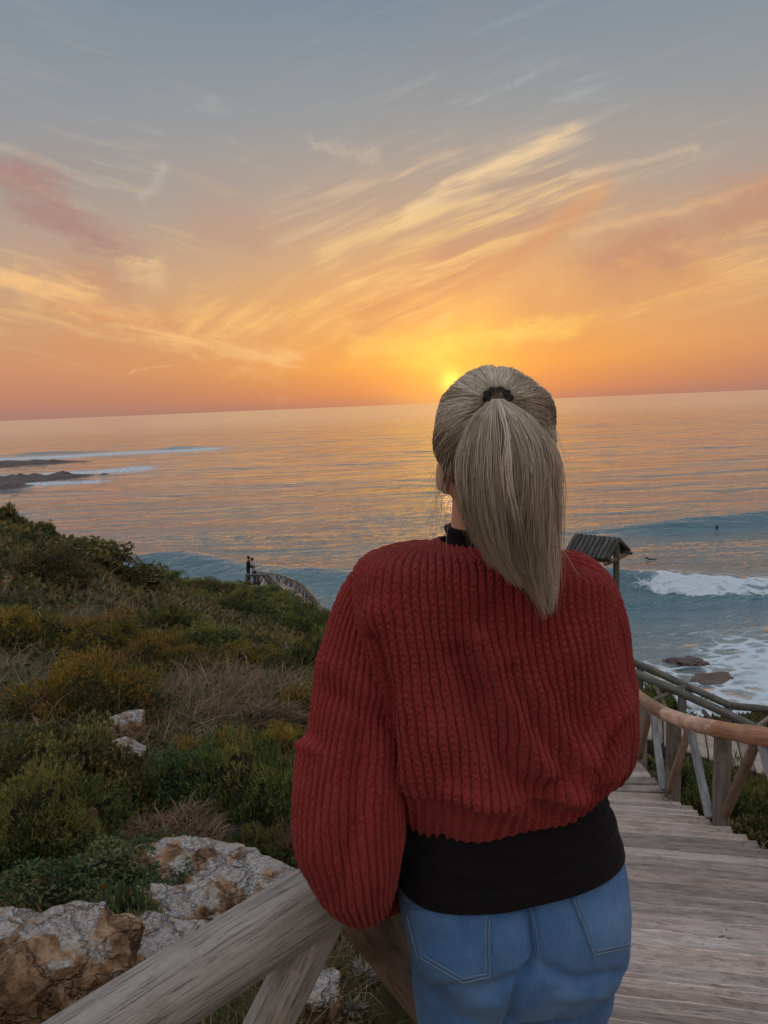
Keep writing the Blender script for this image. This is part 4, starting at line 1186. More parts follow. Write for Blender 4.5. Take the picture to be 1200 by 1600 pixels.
# ------------------------------------------------------------------ the woman in the red sweater
from mathutils.bvhtree import BVHTree
def spl(t, xs, ys):
    """natural cubic spline through (xs, ys), ys may have several columns"""
    xs = np.asarray(xs, float); ys = np.asarray(ys, float); t = np.asarray(t, float)
    if ys.ndim == 1: return spl(t, xs, ys[:, None])[:, 0]
    n = len(xs); h = np.diff(xs); A = np.eye(n); B = np.zeros_like(ys)
    for i in range(1, n - 1):
        A[i, i - 1], A[i, i], A[i, i + 1] = h[i - 1], 2 * (h[i - 1] + h[i]), h[i]
        B[i] = 6 * ((ys[i + 1] - ys[i]) / h[i] - (ys[i] - ys[i - 1]) / h[i - 1])
    m = np.linalg.solve(A, B)
    k = np.clip(np.searchsorted(xs, t) - 1, 0, n - 2)
    hk = h[k][:, None]; a = (xs[k + 1] - t)[:, None]; b = (t - xs[k])[:, None]
    return (m[k] * a ** 3 + m[k + 1] * b ** 3) / (6 * hk) + (ys[k] / hk - m[k] * hk / 6) * a + (ys[k + 1] / hk - m[k + 1] * hk / 6) * b
def to_px(P):
    Q = (P - np.array([0, 0, H])) @ CR
    return np.stack([600 + 1200 * Q[..., 0] / -Q[..., 2], 800 - 1200 * Q[..., 1] / -Q[..., 2]], -1)
def grid_normals(P, wrap=True):
    du = np.roll(P, -1, 1) - np.roll(P, 1, 1)
    dv = np.gradient(P, axis=0)
    return unit(np.cross(du, dv))
PSI = R(13)
def rings(rows, nv, nu, expo=2.5, psi=PSI, dense=False):
    """rows: (xL, yL, xR, yR, half depth, middle distance) in the picture; gives a tube of nv x nu points, its side coordinate and its length"""
    C, EX, A_, B_ = [], [], [], []
    for xL, yL, xR, yR, b, Yc in rows:
        a = .5 * np.linalg.norm(at_y(xR, yR, Yc) - at_y(xL, yL, Yc))
        L, Rr = at_y(xL, yL, Yc - a * math.sin(psi)), at_y(xR, yR, Yc + a * math.sin(psi))
        C.append((L + Rr) / 2); EX.append((Rr - L) / 2); B_.append(b)
    k = np.concatenate([[0], np.cumsum(np.linalg.norm(np.diff(np.array(C), axis=0), axis=1) + .3 * np.abs(np.diff(np.linalg.norm(EX, axis=1))))])
    t = np.linspace(0, k[-1], nv)
    C, EX, B_ = spl(t, k, np.array(C)), spl(t, k, np.array(EX)), spl(t, k, np.array(B_))
    th = np.linspace(-math.pi / 2, 1.5 * math.pi, nu, endpoint=False)      # starts at the middle of the back
    # even spacing along the outline
    e = 2 / expo
    fx = lambda q: np.sign(np.cos(q)) * np.abs(np.cos(q)) ** e
    fy = lambda q: np.sign(np.sin(q)) * np.abs(np.sin(q)) ** e
    tt = np.linspace(-math.pi / 2, 1.5 * math.pi, 2000)
    s_ = np.concatenate([[0], np.cumsum(np.hypot(np.diff(fx(tt) * 1.6), np.diff(fy(tt))))])
    w_ = np.arange(nu) / nu
    if dense: w_ = np.interp(w_, [0, .40, .60, 1], [0, .26, .74, 1])        # more points across the back than the front
    th = np.interp(w_ * s_[-1], s_, tt)
    EY = np.stack([-EX[:, 1], EX[:, 0], EX[:, 0] * 0], -1); EY = unit(EY)
    P = C[:, None, :] + EX[:, None, :] * fx(th)[None, :, None] + EY[:, None, :] * (B_[:, None] * fy(th)[None, :])[..., None]
    seg_ = np.linalg.norm(np.roll(P, -1, 1) - P, axis=2)
    half = nu // 2
    U = np.zeros(P.shape[:2])
    U[:, 1:half + 1] = np.cumsum(seg_[:, :half], 1)
    U[:, half + 1:] = -np.cumsum(seg_[:, half + 1:][:, ::-1], 1)[:, ::-1]
    Vc = np.concatenate([[0], np.cumsum(np.linalg.norm(np.diff(P[:, 0], axis=0), axis=1))])
    return P, U, np.repeat(Vc[:, None], nu, 1)
def knit(u, v, w=.0118, h=.0100, depth=.0084):
    uu = u / w; s = uu - np.floor(uu) - .5
    ph = v / h - np.abs(s) * 1.9
    c = ph - np.floor(ph)
    col_ = np.sqrt(np.clip(1 - (2 * s / .86) ** 2, 0, 1))
    st = np.sin(math.pi * c) ** .7
    return depth * (col_ ** .8 * (.66 + .34 * st) - .14 * np.exp(-(s / .08) ** 2) * (1 - .5 * st))
def rib(u, v, w=.0165, depth=.0066, h=.0085):
    uu = u / w; s = uu - np.floor(uu) - .5
    return depth * (np.exp(-(s / .24) ** 2) + .10 * np.sin(2 * math.pi * (v / h - np.abs(s) * 1.2)))
def ridge(px, pts, wid, amp):
    """cloth fold along a line of the picture"""
    d = np.full(px.shape[:2], 1e9)
    for a, b in zip(pts[:-1], pts[1:]):
        a = np.array(a, float); b = np.array(b, float); ab = b - a
        t = np.clip(((px - a) @ ab) / (ab @ ab), 0, 1)
        d = np.minimum(d, np.linalg.norm(px - a - t[..., None] * ab, axis=2))
    return amp * np.exp(-(d / wid) ** 2)
def tube(path, nv, nu, x_hint=(1, 0, 0)):
    """path: (point, radius sideways, radius in depth); swept tube"""
    pts = np.array([p[0] for p in path], float); ra = np.array([p[1] for p in path]); rb = np.array([p[2] for p in path])
    k = np.concatenate([[0], np.cumsum(np.linalg.norm(np.diff(pts, axis=0), axis=1))])
    t = np.linspace(0, k[-1], nv)
    C = spl(t, k, pts); a = np.interp(t, k, ra) * .4 + .6 * spl(t, k, ra); b = np.interp(t, k, rb) * .4 + .6 * spl(t, k, rb)
    T = unit(np.gradient(C, axis=0))
    X = np.zeros_like(C); x = np.array(x_hint, float)
    for i in range(nv):
        x = x - T[i] * (x @ T[i]); x = x / np.linalg.norm(x); X[i] = x
    Yv = np.cross(T, X)
    th = np.linspace(0, 2 * math.pi, nu, endpoint=False)
    P = C[:, None] + X[:, None] * (a[:, None] * np.cos(th))[..., None] + Yv[:, None] * (b[:, None] * np.sin(th))[..., None]
    return P, t, th, a
def tube_mesh(P, caps=True):
    nv, nu = P.shape[:2]
    V = P.reshape(-1, 3); Q = grid_quads(nv, nu, wrap=True)
    if not caps: return V, Q, np.zeros((0, 3), int)
    V = np.vstack([V, P[0].mean(0), P[-1].mean(0)])
    j = np.arange(nu); j2 = (j + 1) % nu
    T = np.vstack([np.stack([j2, j, np.full(nu, nv * nu)], 1), np.stack([(nv - 1) * nu + j, (nv - 1) * nu + j2, np.full(nu, nv * nu + 1)], 1)])
    return V, Q, T
def merge(parts):
    V, Q, T, o = [], [], [], 0
    for v, q_, t in parts:
        V.append(v); Q.append(np.asarray(q_).reshape(-1, 4) + o); T.append(np.asarray(t).reshape(-1, 3) + o); o += len(v)
    return np.vstack(V), np.vstack(Q), np.vstack(T)
def remeshed(name, parts, voxel, smooth_it=6, factor=.5):
    """one continuous skin over overlapping closed volumes"""
    V, Q, T = merge(parts)
    me = np_mesh(name + '_raw', V, Q, T if len(T) else None)
    o = bpy.data.objects.new(name + '_raw', me); COL.objects.link(o)
    md = o.modifiers.new('r', 'REMESH'); md.mode = 'VOXEL'; md.voxel_size = voxel; md.use_smooth_shade = True
    if smooth_it:
        sm = o.modifiers.new('s', 'SMOOTH'); sm.iterations = smooth_it; sm.factor = factor
    dg = bpy.context.evaluated_depsgraph_get()
    out = bpy.data.meshes.new_from_object(o.evaluated_get(dg))
    bpy.data.objects.remove(o); bpy.data.meshes.remove(me)
    out.name = name
    out.polygons.foreach_set('use_smooth', np.ones(len(out.polygons), dtype=bool))
    return out
def blob(c, r, n=20, rot=None):
    """closed ellipsoid as a volume for remeshed()"""
    th = np.linspace(0, math.pi, n)[1:-1]; ph = np.linspace(0, 2 * math.pi, 2 * n, endpoint=False)
    TH, PH = np.meshgrid(th, ph, indexing='ij')
    P = np.stack([np.sin(TH) * np.cos(PH), np.sin(TH) * np.sin(PH), -np.cos(TH)], -1) * np.array(r)
    if rot is not None: P = P @ np.array(rot).T
    return tube_mesh(P + np.array(c))

def wool_mat():
    m, n, b, o = new_mat('red_chenille_wool')
    g = n.n('ShaderNodeTexCoord').outputs['Object']
    a = n.noise(g, 9, 3, .6).outputs[0]; f = n.noise(g, 300, 3, .75).outputs[0]; f2 = n.noise(g, 1500, 2, .7).outputs[0]
    c = n.mix(n.rng(a, .3, .7), (.240, .024, .022, 1), (.295, .036, .032, 1))
    c = n.mix(n.m('MULTIPLY', n.rng(f, .45, .70), .40), c, (.46, .085, .082, 1))
    c = n.mix(n.m('MULTIPLY', n.rng(f, .50, .28), .45), c, (.11, .006, .008, 1))
    n.put(b.inputs['Base Color'], c)
    b.inputs['Roughness'].default_value = .95; b.inputs['Specular IOR Level'].default_value = .1
    b.inputs['Sheen Weight'].default_value = .18; b.inputs['Sheen Roughness'].default_value = .5
    b.inputs['Sheen Tint'].default_value = (1, .55, .48, 1)
    bump(n, b, n.m('ADD', f, n.m('MULTIPLY', f2, .6)), .75, .0022)
    return m
def denim_mat():
    m, n, b, o = new_mat('blue_denim')
    g = n.n('ShaderNodeTexCoord').outputs['Object']
    a = n.noise(g, 7, 4, .6).outputs[0]; s = n.noise(n.v('MULTIPLY', g, (420, 420, 55)), 1, 3, .7).outputs[0]
    w = n.n('ShaderNodeTexWave', wave_type='BANDS', bands_direction='DIAGONAL'); n.put(w.inputs['Vector'], g); w.inputs['Scale'].default_value = 190; w.inputs['Distortion'].default_value = .8
    c = n.ramp(a, [(.30, (.040, .115, .290, 1)), (.50, (.070, .180, .390, 1)), (.70, (.125, .265, .490, 1))])
    c = n.mix(n.m('MULTIPLY', n.rng(s, .45, .70), .22), c, (.28, .40, .57, 1))
    c = n.mix(n.m('MULTIPLY', w.outputs['Fac'], .16), c, (.04, .085, .17, 1))
    n.put(b.inputs['Base Color'], c); b.inputs['Roughness'].default_value = .9; b.inputs['Specular IOR Level'].default_value = .15
    b.inputs['Sheen Weight'].default_value = .1
    bump(n, b, n.m('ADD', w.outputs['Fac'], n.m('MULTIPLY', s, .8)), .35, .0012)
    return m
def plain_mat(name, c, rough=.8, spec=.2, nscale=60, var=.25, sheen=0.0, bmp=.3):
    m, n, b, o = new_mat(name)
    g = n.n('ShaderNodeTexCoord').outputs['Object']
    q_ = n.noise(g, nscale, 4, .65).outputs[0]
    n.put(b.inputs['Base Color'], n.ramp(q_, [(.3, tuple(x * (1 - var) for x in c) + (1,)), (.7, tuple(x * (1 + var) for x in c) + (1,))]))
    b.inputs['Roughness'].default_value = rough; b.inputs['Specular IOR Level'].default_value = spec
    b.inputs['Sheen Weight'].default_value = sheen
    bump(n, b, q_, bmp, .002)
    return m
M['wool'] = wool_mat(); M['denim'] = denim_mat()
M['black'] = plain_mat('black_jersey', (.010, .009, .011), .9, .10, 220, .3, .03)
M['skin'] = plain_mat('skin', (.56, .27, .185), .5, .35, 90, .10)
M['skin'].node_tree.nodes['Principled BSDF'].inputs['Subsurface Weight'].default_value = .15
M['skin'].node_tree.nodes['Principled BSDF'].inputs['Subsurface Scale'].default_value = .01
M['thread'] = plain_mat('pale_stitching', (.20, .28, .38), .8, .2, 300, .2)
M['elastic'] = plain_mat('black_elastic', (.012, .011, .012), .8, .3, 200, .3)
M['shoe'] = plain_mat('white_canvas', (.55, .53, .50), .7, .3, 90, .1)

woman = empty('person', (.20, 1.16, H - 1.62))
tag(woman, 'woman with a blond ponytail, red knit sweater and jeans leaning on the log railing', 'person')
WB = np.array(woman.location)
def wpart(name, V, Q, T, mat, parent=None, smooth=True):
    me = np_mesh(name, V - WB, Q, T if T is not None and len(T) else None, smooth)
    return obj(name, me, mat, parent or woman)

# ---- sweater
ROWS = [(690, 846, 828, 856, .060, 1.145), (676, 852, 842, 864, .070, 1.145), (628, 862, 886, 880, .092, 1.15), (580, 878, 920, 894, .108, 1.15), (560, 912, 938, 922, .118, 1.15),
        (562, 972, 945, 968, .128, 1.15), (575, 1050, 952, 1042, .134, 1.15), (588, 1122, 954, 1105, .137, 1.145), (598, 1178, 953, 1150, .138, 1.145),
        (606, 1222, 948, 1182, .136, 1.145), (617, 1262, 940, 1202, .126, 1.145), (628, 1292, 930, 1212, .116, 1.145)]
P, U, Vv = rings(ROWS, 335, 700, dense=True)
px = to_px(P); Nn = grid_normals(P)
if (Nn[160, 0] @ np.array([0, -1, 0])) < 0: Nn = -Nn
back = np.clip(-Nn[..., 1] * 1.5, 0, 1)
fold = ridge(px, [(752, 1000), (785, 1085), (820, 1155), (850, 1200)], 17, .010) - ridge(px, [(715, 1030), (750, 1130), (800, 1215), (850, 1262)], 22, .009) \
    - ridge(px, [(800, 1050), (840, 1130), (890, 1200), (940, 1235)], 20, .007) + ridge(px, [(800, 1040), (860, 1140), (925, 1210)], 26, .009) \
    + ridge(px, [(975, 1090), (930, 1170), (890, 1235)], 20, .008) - ridge(px, [(962, 1130), (925, 1200)], 12, .014) \
    + ridge(px, [(600, 960), (640, 1080), (650, 1200)], 30, .007) - ridge(px, [(590, 1000), (612, 1100), (618, 1200)], 12, .008) \
    + ridge(px, [(820, 930), (880, 900)], 40, .006) - ridge(px, [(760, 960), (770, 1080)], 45, .006) + ridge(px, [(700, 1235), (800, 1262), (900, 1245)], 18, .006)
fold = fold + .004 * fbm3(P[..., 0] * 16, P[..., 1] * 16, P[..., 2] * 11, 2)
P = P + Nn * (2.1 * fold * back)[..., None]
hemz = Vv[-1, 0] - .078
uj = U + .0012 * fbm2(U * 60, Vv * 60, 2) + .006 * fbm2(U * 7 + 3, Vv * 7, 2); vj = Vv + .0014 * fbm2(U * 70 + 9, Vv * 70, 2) + .006 * fbm2(U * 6, Vv * 6 + 7, 2)
isrib = smooth01((Vv - hemz) / .006); iscol = smooth01((.030 - Vv) / .008)
Kd = knit(uj, vj) * (1 - isrib) * (1 - iscol) + rib(uj, vj, .0165) * isrib * (.25 + .75 * smooth01((Vv[-1:, :] - Vv) / .022)) + rib(uj, vj, .0095, .0035) * iscol
Kd = Kd + .0009 * fbm3(P[..., 0] * 260, P[..., 1] * 260, P[..., 2] * 260, 2)
endr = smooth01((Vv[-1:, :] - Vv) / .008)          # rolled lower edge
Pt = P + Nn * (Kd - .010 * (1 - endr) - .007 * isrib)[..., None]
parts = [tube_mesh(Pt, caps=False)]
# collar folded inwards
# left sleeve: hangs to the elbow on the rail, then forward
def S(x, y, Y): return at_y(x, y, Y)
path = [(S(668, 918, 1.18), .028, .048), (S(622, 926, 1.17), .040, .062), (S(590, 965, 1.15), .046, .066), (S(573, 1030, 1.125), .048, .068), (S(562, 1110, 1.10), .053, .068), (S(549, 1190, 1.075), .061, .072),
        (S(543, 1255, 1.055), .0665, .074), (S(546, 1312, 1.048), .0685, .073), (S(553, 1358, 1.062), .064, .057), (S(560, 1372, 1.115), .060, .046), (S(580, 1372, 1.20), .054, .045), (S(630, 1382, 1.31), .046, .042), (S(672, 1380, 1.38), .036, .034)]
Ps, ts, ths, as_ = tube(path, 340, 285)
Ns = grid_normals(Ps); ctr = Ps.mean(1, keepdims=True)
if ((Ps - ctr) * Ns).sum() < 0: Ns = -Ns
pxs = to_px(Ps)
TS, TH = np.meshgrid(ts, ths, indexing='ij')
us = TH / (2 * math.pi) * 42 * .0118
fs = ridge(pxs, [(540, 1120), (520, 1250), (500, 1340)], 16, .006) - ridge(pxs, [(560, 1150), (553, 1280), (530, 1390)], 12, .008) + ridge(pxs, [(590, 1180), (575, 1300), (560, 1400)], 15, .006) \
    - ridge(pxs, [(490, 1150), (505, 1165)], 20, .006) + ridge(pxs, [(480, 1165), (500, 1175)], 9, .009) - ridge(pxs, [(515, 1080), (570, 1120), (606, 1135)], 14, .006) + ridge(pxs, [(520, 1040), (575, 1085), (606, 1095)], 16, .006)
fs = fs + .0045 * fbm3(Ps[..., 0] * 15 + 4, Ps[..., 1] * 15, Ps[..., 2] * 10, 2)
Ks = knit(us + .0013 * fbm2(us * 60, TS * 60, 2), TS + .0014 * fbm2(us * 70 + 5, TS * 70, 2), depth=.0084) + .0009 * fbm3(Ps[..., 0] * 260, Ps[..., 1] * 260, Ps[..., 2] * 260, 2)
vis = smooth01((1.25 - Ps[..., 1]) / .05)
Ps = Ps + Ns * ((fs + Ks) * np.clip(vis, .2, 1))[..., None]
parts.append(tube_mesh(Ps))
# right sleeve: hangs, elbow bent forward
path = [(S(850, 902, 1.18), .040, .060), (S(892, 918, 1.18), .050, .072), (S(917, 965, 1.185), .050, .072), (S(929, 1040, 1.19), .049, .070), (S(936, 1105, 1.195), .050, .070), (S(936, 1150, 1.21), .050, .066),
        (S(932, 1180, 1.25), .046, .054), (S(915, 1185, 1.32), .042, .045), (S(880, 1190, 1.42), .036, .036)]
Pr, tr_, thr, ar = tube(path, 210, 175)
Nr = grid_normals(Pr); ctr = Pr.mean(1, keepdims=True)
if ((Pr - ctr) * Nr).sum() < 0: Nr = -Nr
pxr = to_px(Pr); TS, TH = np.meshgrid(tr_, thr, indexing='ij'); us = TH / (2 * math.pi) * 32 * .0118
Kr = knit(us + .0013 * fbm2(us * 60, TS * 60, 2), TS + .0014 * fbm2(us * 70 + 5, TS * 70, 2), depth=.0084) + .004 * fbm3(Pr[..., 0] * 15 + 4, Pr[..., 1] * 15, Pr[..., 2] * 10, 2)
Pr = Pr + Nr * Kr[..., None]
parts.append(tube_mesh(Pr))
V, Q, T = merge(parts)
sweater = wpart('sweater', V, Q, T, M['wool'])
_n = np.empty(len(sweater.data.vertices) * 3, np.float32); sweater.data.vertices.foreach_get('normal', _n); _n = _n.reshape(-1, 3).astype(float)
_c = V - WB; qf = np.random.default_rng(5)
_vis = np.nonzero((_n[:, 1] < .45))[0]; _pk = qf.choice(_vis, 6000)
_d = unit(_n[_pk] + qf.normal(size=(len(_pk), 3)) * .65); _L = qf.uniform(.002, .0055, len(_pk))[:, None]
FUZZ = np.stack([_c[_pk] - _d * .0008, _c[_pk] + _d * _L * .55, _c[_pk] + unit(_d + qf.normal(size=_d.shape) * .5) * _L], 1)
sweater['label'] = 'chunky red knit sweater with ribbed hem and wide sleeves'

# ---- black top under it: back panel and high collar
P, U, Vv = rings([(634, 1220, 922, 1170, .108, 1.15), (628, 1270, 930, 1210, .112, 1.15), (623, 1315, 944, 1252, .118, 1.15), (621, 1350, 953, 1282, .124, 1.152), (620, 1376, 958, 1302, .128, 1.155)], 90, 260)
Nn = grid_normals(P)
if (Nn[40, 0] @ np.array([0, -1, 0])) < 0: Nn = -Nn
pxq = to_px(P)
P = P + Nn * (.0028 * fbm3(P[..., 0] * 12, P[..., 1] * 12, P[..., 2] * 45, 3) + ridge(pxq, [(640, 1340), (760, 1375), (900, 1330)], 9, .003) - ridge(pxq, [(700, 1395), (820, 1390), (950, 1330)], 8, .003))[..., None]
P2 = np.concatenate([P, P[-1:] - Nn[-1:] * .003 + [0, 0, .0015], P[-8:-7] - Nn[-8:-7] * .005], 0)
shirt = wpart('undershirt', *tube_mesh(P2, caps=False), M['black'])
nk = [(S(757, 872, 1.145), .062, .062), (S(757, 850, 1.145), .060, .060), (S(757, 834, 1.145), .058, .059), (S(757, 822, 1.145), .0565, .058), (S(757, 823, 1.145), .053, .054)]
Pn, *_ = tube(nk, 24, 90)
wpart('collar', *tube_mesh(Pn, caps=False), M['black'], shirt)

# ---- jeans
LEG = [((-.005, 1.150), 1.62), ((.31, 1.19), 1.62)]
hipL, hipR = S(724, 1475, 1.15), S(880, 1455, 1.18)
zf = H - 1.60
P, U, Vv = rings([(632, 1325, 944, 1262, .102, 1.155), (625, 1372, 956, 1305, .114, 1.155), (626, 1415, 966, 1365, .124, 1.155), (634, 1460, 968, 1425, .126, 1.158), (650, 1505, 960, 1478, .118, 1.162), (676, 1540, 944, 1520, .095, 1.168)], 40, 80)
jp = [tube_mesh(P)]
def leg(hip, foot, ra):
    kn = (np.array(hip) * .5 + np.array(foot) * .5) + np.array([0, .015, .02])
    pth = [(np.array(hip) + [0, 0, .02], ra, ra), (np.array(hip) + [0, .005, -.10], ra * .97, ra), ((np.array(hip) + kn) / 2 + [0, .005, 0], ra * .84, ra * .86), (kn, ra * .68, ra * .70), ((kn + np.array(foot)) / 2, ra * .62, ra * .64), (np.array(foot), ra * .52, ra * .56)]
    return tube_mesh(tube(pth, 40, 32)[0])
footL = np.array([.075, 1.17, zf + .09]); footR = np.array([.275, 1.22, zf + .09])
jp += [leg(hipL + [.006, .015, -.03], footL, .094), leg(hipR + [-.004, .015, -.03], footR, .092)]
jp += [blob(S(728, 1462, 1.095), (.086, .078, .092)), blob(S(893, 1432, 1.125), (.078, .078, .090))]
jm = remeshed('jeans', jp, .006, 5, .5)
co = np.empty(len(jm.vertices) * 3, np.float32); jm.vertices.foreach_get('co', co); co = co.reshape(-1, 3).astype(float)
no = np.empty(len(jm.vertices) * 3, np.float32); jm.vertices.foreach_get('normal', no); no = no.reshape(-1, 3)
pj = to_px(co)[:, None, :]
cr = -ridge(pj, [(826, 1415), (836, 1470), (838, 1500), (812, 1545), (796, 1600)], 8, .016) - ridge(pj, [(680, 1548), (760, 1548), (826, 1520)], 9, .009) - ridge(pj, [(850, 1512), (900, 1536), (965, 1522)], 9, .009) \
    + ridge(pj, [(700, 1580), (770, 1570)], 8, .003) + ridge(pj, [(870, 1560), (940, 1556)], 8, .004) - ridge(pj, [(870, 1578), (945, 1570)], 7, .004)
front = (no[:, 1] < .2)
co = co + no * ((cr[:, 0] * front) + .0016 * fbm3(co[:, 0] * 30, co[:, 1] * 30, co[:, 2] * 30, 2))[:, None]
jm.vertices.foreach_set('co', (co - WB).astype(np.float32).ravel()); jm.update()
jeans = obj('jeans', jm, M['denim'], woman)
sub = jm
_bv = BVHTree.FromPolygons([tuple(v) for v in (co)], [tuple(p.vertices) for p in jm.polygons])
def on_jeans(x, y, off):
    d = Vector(ray(x, y)).normalized()
    loc, nor, idx, dist = _bv.ray_cast(Vector((0, 0, H)), d)
    if loc is None: return None
    return np.array(loc) + np.array(nor) * off
def seam_tube(name, pts, r, mat, parent, n=40, off=.001, dash=False):
    pts = np.array(pts, float); k = np.concatenate([[0], np.cumsum(np.linalg.norm(np.diff(pts, axis=0), axis=1))])
    t = np.linspace(0, k[-1], n); q_ = np.stack([np.interp(t, k, pts[:, 0]), np.interp(t, k, pts[:, 1])], 1)
    W_ = [on_jeans(a, b, off) for a, b in q_]; W_ = [w for w in W_ if w is not None]
    if len(W_) < 4: return
    Pq, *_ = tube([(w, r, r) for w in W_], len(W_) * 2, 6)
    wpart(name, *tube_mesh(Pq), mat, parent)
def pocket(poly, quad):
    """patch on the jeans: quad = four corners in the picture, poly = stitched outline"""
    nu_, nv_ = 34, 34
    a, b, c, d = (np.array(q_, float) for q_ in quad[:4])
    V = []
    for i in range(nv_):
        for j in range(nu_):
            u_, v_ = j / (nu_ - 1), i / (nv_ - 1)
            p = (a * (1 - u_) + b * u_) * (1 - v_) + (d * (1 - u_) + c * u_) * v_
            if len(quad) == 5: p = p + (np.array(quad[4], float) - (c + d) / 2) * v_ ** 4 * (1 - abs(2 * u_ - 1))
            edge = min(u_, 1 - u_, v_, 1 - v_)
            w = on_jeans(p[0], p[1], .0046 if edge > .001 else -.001)
            V.append(w if w is not None else (V[-1] if V else np.zeros(3)))
    pk = wpart('pocket', np.array(V), grid_quads(nv_, nu_)[:, ::-1], None, M['denim'], jeans)
    return pk
pk1 = pocket(None, [(634, 1418), (766, 1424), (765, 1524), (655, 1492), (724, 1534)])
seam_tube('stitching', [(764, 1434), (763, 1522), (724, 1531), (656, 1492), (640, 1430)], .0009, M['thread'], pk1, 70, .0052)
seam_tube('stitching', [(758, 1434), (757, 1518), (724, 1525), (664, 1490)], .0007, M['thread'], pk1, 70, .0052)
pk2 = pocket(None, [(890, 1398), (972, 1362), (983, 1478), (926, 1490)])
seam_tube('stitching', [(892, 1402), (927, 1488), (982, 1477)], .0009, M['thread'], pk2, 60, .0052)
seam_tube('stitching', [(898, 1400), (931, 1482), (980, 1472)], .0007, M['thread'], pk2, 60, .0052)
seam_tube('seam', [(824, 1408), (833, 1450), (838, 1495)], .0028, M['denim'], jeans, 40, .0)
seam_tube('seam_stitching', [(828, 1408), (838, 1450), (843, 1494)], .0008, M['thread'], jeans, 40, .0015)
seam_tube('yoke_seam', [(628, 1412), (700, 1436), (826, 1424)], .0013, M['denim'], jeans, 50, .0005)

# ---- body: head with a face, neck, trunk, arms, hands, legs and feet in one skin
hc = S(771, 700, 1.145)
HR = Matrix.Rotation(R(6), 3, 'Z')
bp = [blob(hc + [0, 0, .020], (.076, .093, .088), 26), blob(hc + [-.004, .035, -.045], (.060, .062, .075), 22), blob(hc + [-.006, .072, -.088], (.030, .028, .026), 16)]
def fac(x, y, z): return hc + np.array(HR @ Vector((x, y, z)))
bp += [blob(fac(0, .108, -.035), (.013, .018, .016), 10), blob(fac(0, .100, -.010), (.009, .014, .026), 10), blob(fac(0, .093, -.070), (.024, .010, .007), 10), blob(fac(0, .090, -.080), (.021, .010, .007), 10),
       blob(fac(-.030, .086, -.003), (.018, .010, .010), 10), blob(fac(.030, .086, -.003), (.018, .010, .010), 10), blob(fac(0, .090, .022), (.050, .012, .010), 12)]
for sx in (-1, 1):       # ears: a flat shell with a rolled rim and a lobe
    ec = S(693, 744, 1.135) if sx < 0 else fac(.078, .005, -.040)
    rot = np.array(Matrix.Rotation(R(24 * sx), 3, 'Z') @ Matrix.Rotation(R(-10), 3, 'X'))
    bp += [blob(ec, (.0065, .015, .022), 14, rot), blob(ec + [.002, .003, -.022], (.006, .008, .0085), 12, rot)]
    an = np.linspace(R(-70), R(200), 12)
    rim = [(ec + rot @ np.array([sx * .004, -.014 * math.cos(q_) , .022 * math.sin(q_)]), .0048, .0048) for q_ in an]
    bp.append(tube_mesh(tube(rim, 24, 8)[0]))
nkp = [(S(757, 905, 1.15), .062, .062), (S(757, 850, 1.145), .053, .054), (S(760, 800, 1.145), .052, .055), (S(765, 740, 1.15), .055, .060)]
bp.append(tube_mesh(tube(nkp, 16, 30)[0]))
Pb, *_ = rings([(650, 880, 862, 890, .05, 1.16), (610, 905, 905, 915, .075, 1.165), (625, 1000, 915, 1000, .095, 1.17), (650, 1120, 905, 1110, .10, 1.17), (655, 1260, 920, 1230, .10, 1.165), (645, 1380, 945, 1335, .105, 1.165), (650, 1470, 955, 1440, .11, 1.17), (690, 1530, 930, 1515, .08, 1.175)], 40, 60)
bp.append(tube_mesh(Pb))
bp += [leg(hipL + [.006, .015, -.03], footL, .080), leg(hipR + [-.004, .015, -.03], footR, .078)]
def arm(sh, elb, wr, r=.042):
    sh, elb, wr = map(np.array, (sh, elb, wr))
    out = [tube_mesh(tube([(sh, r * 1.15, r * 1.15), ((sh + elb) / 2, r, r), (elb, r * .84, r * .84), ((elb + wr) / 2 + [0, 0, .004], r * .80, r * .8), (wr, r * .60, r * .5)], 40, 24)[0])]
    d = unit((wr - elb)[None])[0]; side = unit(np.cross(d, [0, 0, 1])[None])[0]; up = np.cross(side, d)
    palm = wr + d * .045
    rt = np.stack([side, d, up], 1)
    out.append(blob(palm, (.040, .052, .014), 16, rt))
    for k, (o_, L_) in enumerate(((-.030, .066), (-.010, .078), (.010, .073), (.029, .058))):
        b0 = palm + d * .040 + side * o_
        out.append(tube_mesh(tube([(b0, .0088, .0088), (b0 + d * L_ * .45 + up * .006, .0084, .0084), (b0 + d * L_ * .8 - up * .006, .0078, .0078), (b0 + d * L_ * .97 - up * .020, .0066, .0066)], 14, 10)[0]))
    tb = palm - d * .018 - side * .034
    out.append(tube_mesh(tube([(tb, .0115, .0115), (tb - side * .022 + d * .026, .0105, .0105), (tb - side * .030 + d * .056 - up * .006, .0088, .0088)], 12, 10)[0]))
    return out
bp += arm(S(605, 935, 1.17), S(554, 1355, 1.085), S(668, 1372, 1.375))
bp += arm(S(905, 940, 1.19), S(932, 1150, 1.22), S(880, 1190, 1.43))
bm_ = remeshed('body', bp, .0054, 2, .4)
co = np.empty(len(bm_.vertices) * 3, np.float32); bm_.vertices.foreach_get('co', co)
bm_.vertices.foreach_set('co', (co.reshape(-1, 3) - WB).astype(np.float32).ravel()); bm_.update()
body = obj('body', bm_, M['skin'], woman)
M['eye'] = plain_mat('eye', (.55, .55, .53), .2, .5, 20, .05)
for sx in (-1, 1):
    wpart('eye', *blob(fac(.030 * sx, .088, -.006), (.011, .010, .0075), 12), M['eye'], body)
